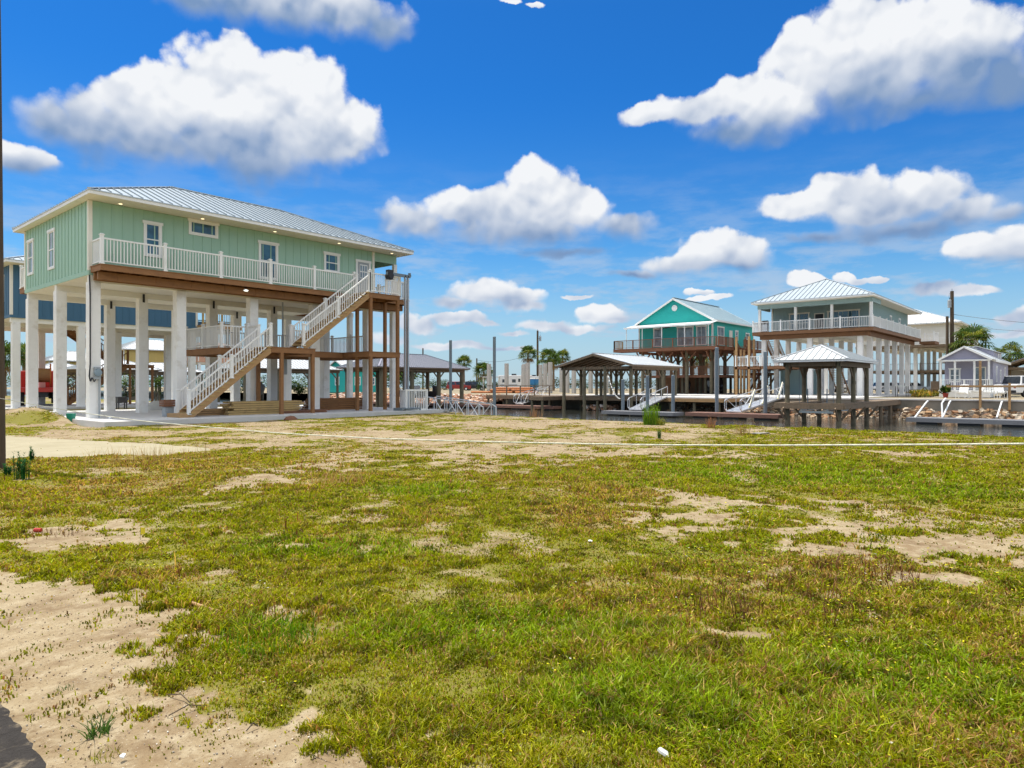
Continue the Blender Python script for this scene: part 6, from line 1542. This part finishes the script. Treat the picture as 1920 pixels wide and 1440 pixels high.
weed('weed', 'small green tuft above the leggy weed on the verge', 'weed', 268, 1278, 34, .04, .003, .06, G1, 22, curve=1.3)
weed('weed', 'tiny green tuft left of the small tuft on the verge', 'weed', 122, 1291, 22, .035, .003, .04, G1, 23, curve=1.3)
weed('weed', 'lush bright green clump at the edge of the sandy verge', 'weed', 500, 1205, 300, .12, .004, .30, [(.11,.25,.006),(.08,.20,.006),(.17,.30,.01)], 24, curve=.9)
weed('dead_stalks', 'dry pinkish bush at the canal bank left of the reeds', 'dead weed', 1005, 783, 70, .5, .009, .3, [(.35,.20,.13),(.25,.14,.09)], 25, curve=.8)
weed('dead_stalks', 'orange dry weeds at the bank below the brown float', 'dead weed', 1333, 803, 44, .45, .008, .14, [(.40,.18,.10),(.30,.14,.08)], 26, leaves=3, curve=.5)
weed('dead_stalks', 'reddish dry weeds at the bank below the boathouse', 'dead weed', 1388, 815, 50, .45, .008, .25, [(.35,.20,.10),(.22,.2,.05)], 27, leaves=2, curve=.6)
weed('weed', 'dark green weed on the mid lawn behind the rope', 'weed', 1236, 822, 18, .3, .01, .06, G1, 28, leaves=10, curve=.2)
weed('weed', 'leafy green weeds in the right sand patch', 'weed', 1640, 1010, 30, .05, .004, .2, G1, 29, leaves=5)
weed('dead_stalks', 'dark dead twig sprouting at the left end of the right sand patch', 'dead weed', 1520, 1015, 9, .14, .004, .06, [(.10,.05,.03)], 30, leaves=2, curve=.9)
def litter(name, label, cat, u, v, sx, sy, sz, m, rot=0, tilt=0):
    x, y, z = at0(u, v); a = MB(); rs = random.Random(int(u)); n = 7; top = []
    pts = [(sx*cos(i*2*pi/n)*rs.uniform(.6,1), sy*sin(i*2*pi/n)*rs.uniform(.6,1), rs.uniform(0,sz)) for i in range(n)]; a.prism(pts, (0,0,.004+sz*.2)); o = a.build(name, m, None, label=label, cat=cat); o.location = (x, y, z+.012+sz*.3); o.rotation_euler = (tilt, 0, rot); return o
litter('paper_scrap', 'crumpled white paper scrap at the bottom edge of the lawn', 'litter', 1241, 1426, .014, .032, .03, 'paper', .5, .5)
litter('paper_scrap', 'small white paper disc on the mid lawn', 'litter', 1107, 1021, .032, .022, .01, 'paper', 0)
litter('paper_scrap', 'tiny white paper scrap near the left sand', 'litter', 169, 1052, .035, .025, .01, 'paper', 0)
litter('paper_scrap', 'white scrap on the verge below the yellow tuft', 'litter', 229, 1426, .018, .012, .01, 'paper', .4)
litter('paper_scrap', 'white scrap on the right lawn above the stalks', 'litter', 1405, 1079, .03, .02, .01, 'paper', .4)
x, y, z = at0(65, 998); a = MB(); a.cyl((x,y,z+.02),(x+.07*RT[0],y+.07*RT[1],z+.02),.022,.020,12); a.build('red_can', 'red', None, label='crushed red can on the left sand patch', cat='can')
P_ = at0(545,788); lump('clay_lump', 'reddish brown lump of clay on the lawn by the slab edge', 'clay lump', P_[0], P_[1], P_[2], .28, .2, .2, 'woodred', 4)
litter('flat_stone', 'flat grey slab lying on the lawn near the bank', 'stone', 1425, 815, .45, .18, .05, 'concrete', RT and atan2(RT[1],RT[0]))
x, y, z = at0(263, 1012); t = thing('marker_flag', 'small yellow marker flag in the left lawn', 'flag', (x,y,z)); a = MB(); a.cyl((x,y,z-.02),(x,y,z+.13),.002,.002,5); a.build('wire_stem', 'galv', t)
a = MB(); a.prism([(x,y,z+.13),(x+.05*RT[0],y+.05*RT[1],z+.12),(x+.045*RT[0],y+.045*RT[1],z+.06),(x,y,z+.055)],(.001,.001,0)); a.build('flag', 'flagyellow', t)
x, y, z = at0(352, 1132); x2, y2, z2 = at0(408, 1152); a = MB(); a.cyl((x,y,z+.02),(x2,y2,z2+.02),.010,.014,7); a.build('stick', 'woodlight', None, label='pale broken stick lying on the left lawn', cat='stick')
for (u1,v1,u2,v2,lb) in ((316,1345,385,1327,'thin dark twig lying on the verge right of the leggy weed'),(315,1306,360,1325,'thin curved twig above the dark twig on the verge'),(462,1375,484,1366,'short dark twig where the verge meets the grass')):
    p1_, p2_ = at0(u1,v1), at0(u2,v2); a = MB(); a.tube([(p1_[0],p1_[1],p1_[2]+.012),((p1_[0]+p2_[0])/2+.01,(p1_[1]+p2_[1])/2+.01,.03),(p2_[0],p2_[1],p2_[2]+.012)],.003,5); a.build('twig', 'polewood', None, label=lb, cat='twig')
# pebbles and crumbs on the verge
rs = random.Random(9); pts = []
for i in range(1500):
    v = rs.uniform(1080,1470); u = rs.uniform(-150, float(np.interp(v,VERGE[:,0],VERGE[:,1]))+40); x,y = gp(u, v2d(v)); pts.append((x,y,.0,rs.uniform(.0015,.0055)))
zs = height(np.array([p_[0] for p_ in pts]), np.array([p_[1] for p_ in pts])); pts = [(p_[0],p_[1],float(zz)+.004,p_[3]) for p_, zz in zip(pts, zs)]
stonemat('pebble', [(.42,.34,.24),(.20,.14,.09),(.55,.50,.42),(.30,.21,.14),(.12,.08,.05)])
a = MB(); stones(a, pts, 5); a.build('gravel', 'pebble', None, label='small pebbles and crumbs scattered on the sandy verge', cat='gravel', kind='stuff')

# trees and shrubs standing far behind the left houses
for i, (u, d_, rx, h_) in enumerate(((395,104,3.0,3.6),(470,112,3.4,4.2),(520,108,2.6,3.0),(585,116,3.6,4.4),(700,122,3.0,4.0),(335,118,3.0,3.8),(165,112,3.2,3.4),(120,120,2.6,3.0),(30,108,3.0,4.0),(560,100,1.8,2.2),(800,150,3.0,3.2),(835,155,3.0,2.8))):
    c = gp(u, d_); wh = ('left of','behind','right of')[i%3]
    lab = ('dark shrub seen behind the foot of the stair','bushy dark tree behind the lumber stack','low dark shrub right of the lumber stack','dark tree behind the second landing post','dark bushy tree left of the teal cottage window side','green tree seen above the grey box and crate','distant dark shrub between the fourth and fifth left columns','distant low shrub near the red truck','dark tree beside the left edge pole','small dark shrub under the middle landing','distant dark tree beyond the grey boathouse, left one','distant dark shrub beyond the grey boathouse, right one')[i]
    bush(c[0],c[1],.1,rx,h_,lab,60+i,1000,s=.30,name='tree',cat='tree',cols=((.045,.085,.02),(.08,.12,.03),(.02,.04,.012)))

# band of scrub beyond the lots in the middle distance
for i, (u, d_, rx, h_) in enumerate(((880,158,3.2,2.4),(925,150,2.2,1.8),(985,150,3.0,2.8),(1012,146,2.6,3.2),(1034,142,3.0,3.6),(1062,146,3.0,2.8),(1088,150,3.2,2.4),(1122,140,3.0,2.6),(1160,140,3.2,2.4),(1190,138,2.8,2.8),(1240,132,3.0,2.4),(1285,128,2.8,3.0))):
    c = gp(u, d_); lab = ('scrub behind the black off-road car','low scrub between bushy palm and trailers','scrub behind the blue portable toilet','dark scrub at the foot of the dark middle pole','dark scrub under the leaning palm','scrub between the small palm and the gable boathouse','scrub seen under the left eave of the gable boathouse','scrub seen through the middle of the gable boathouse','scrub seen through the right of the gable boathouse','scrub seen just right of the gable boathouse posts','low scrub seen between the piles at the left of the teal house','scrub behind the centre piles of the teal house')[i]
    bush(c[0],c[1],.4,rx,h_,lab,90+i,700,s=.34,name='shrub',cat='shrub',group='scrub beyond the lots',cols=((.04,.065,.02),(.075,.09,.03),(.03,.03,.012)))
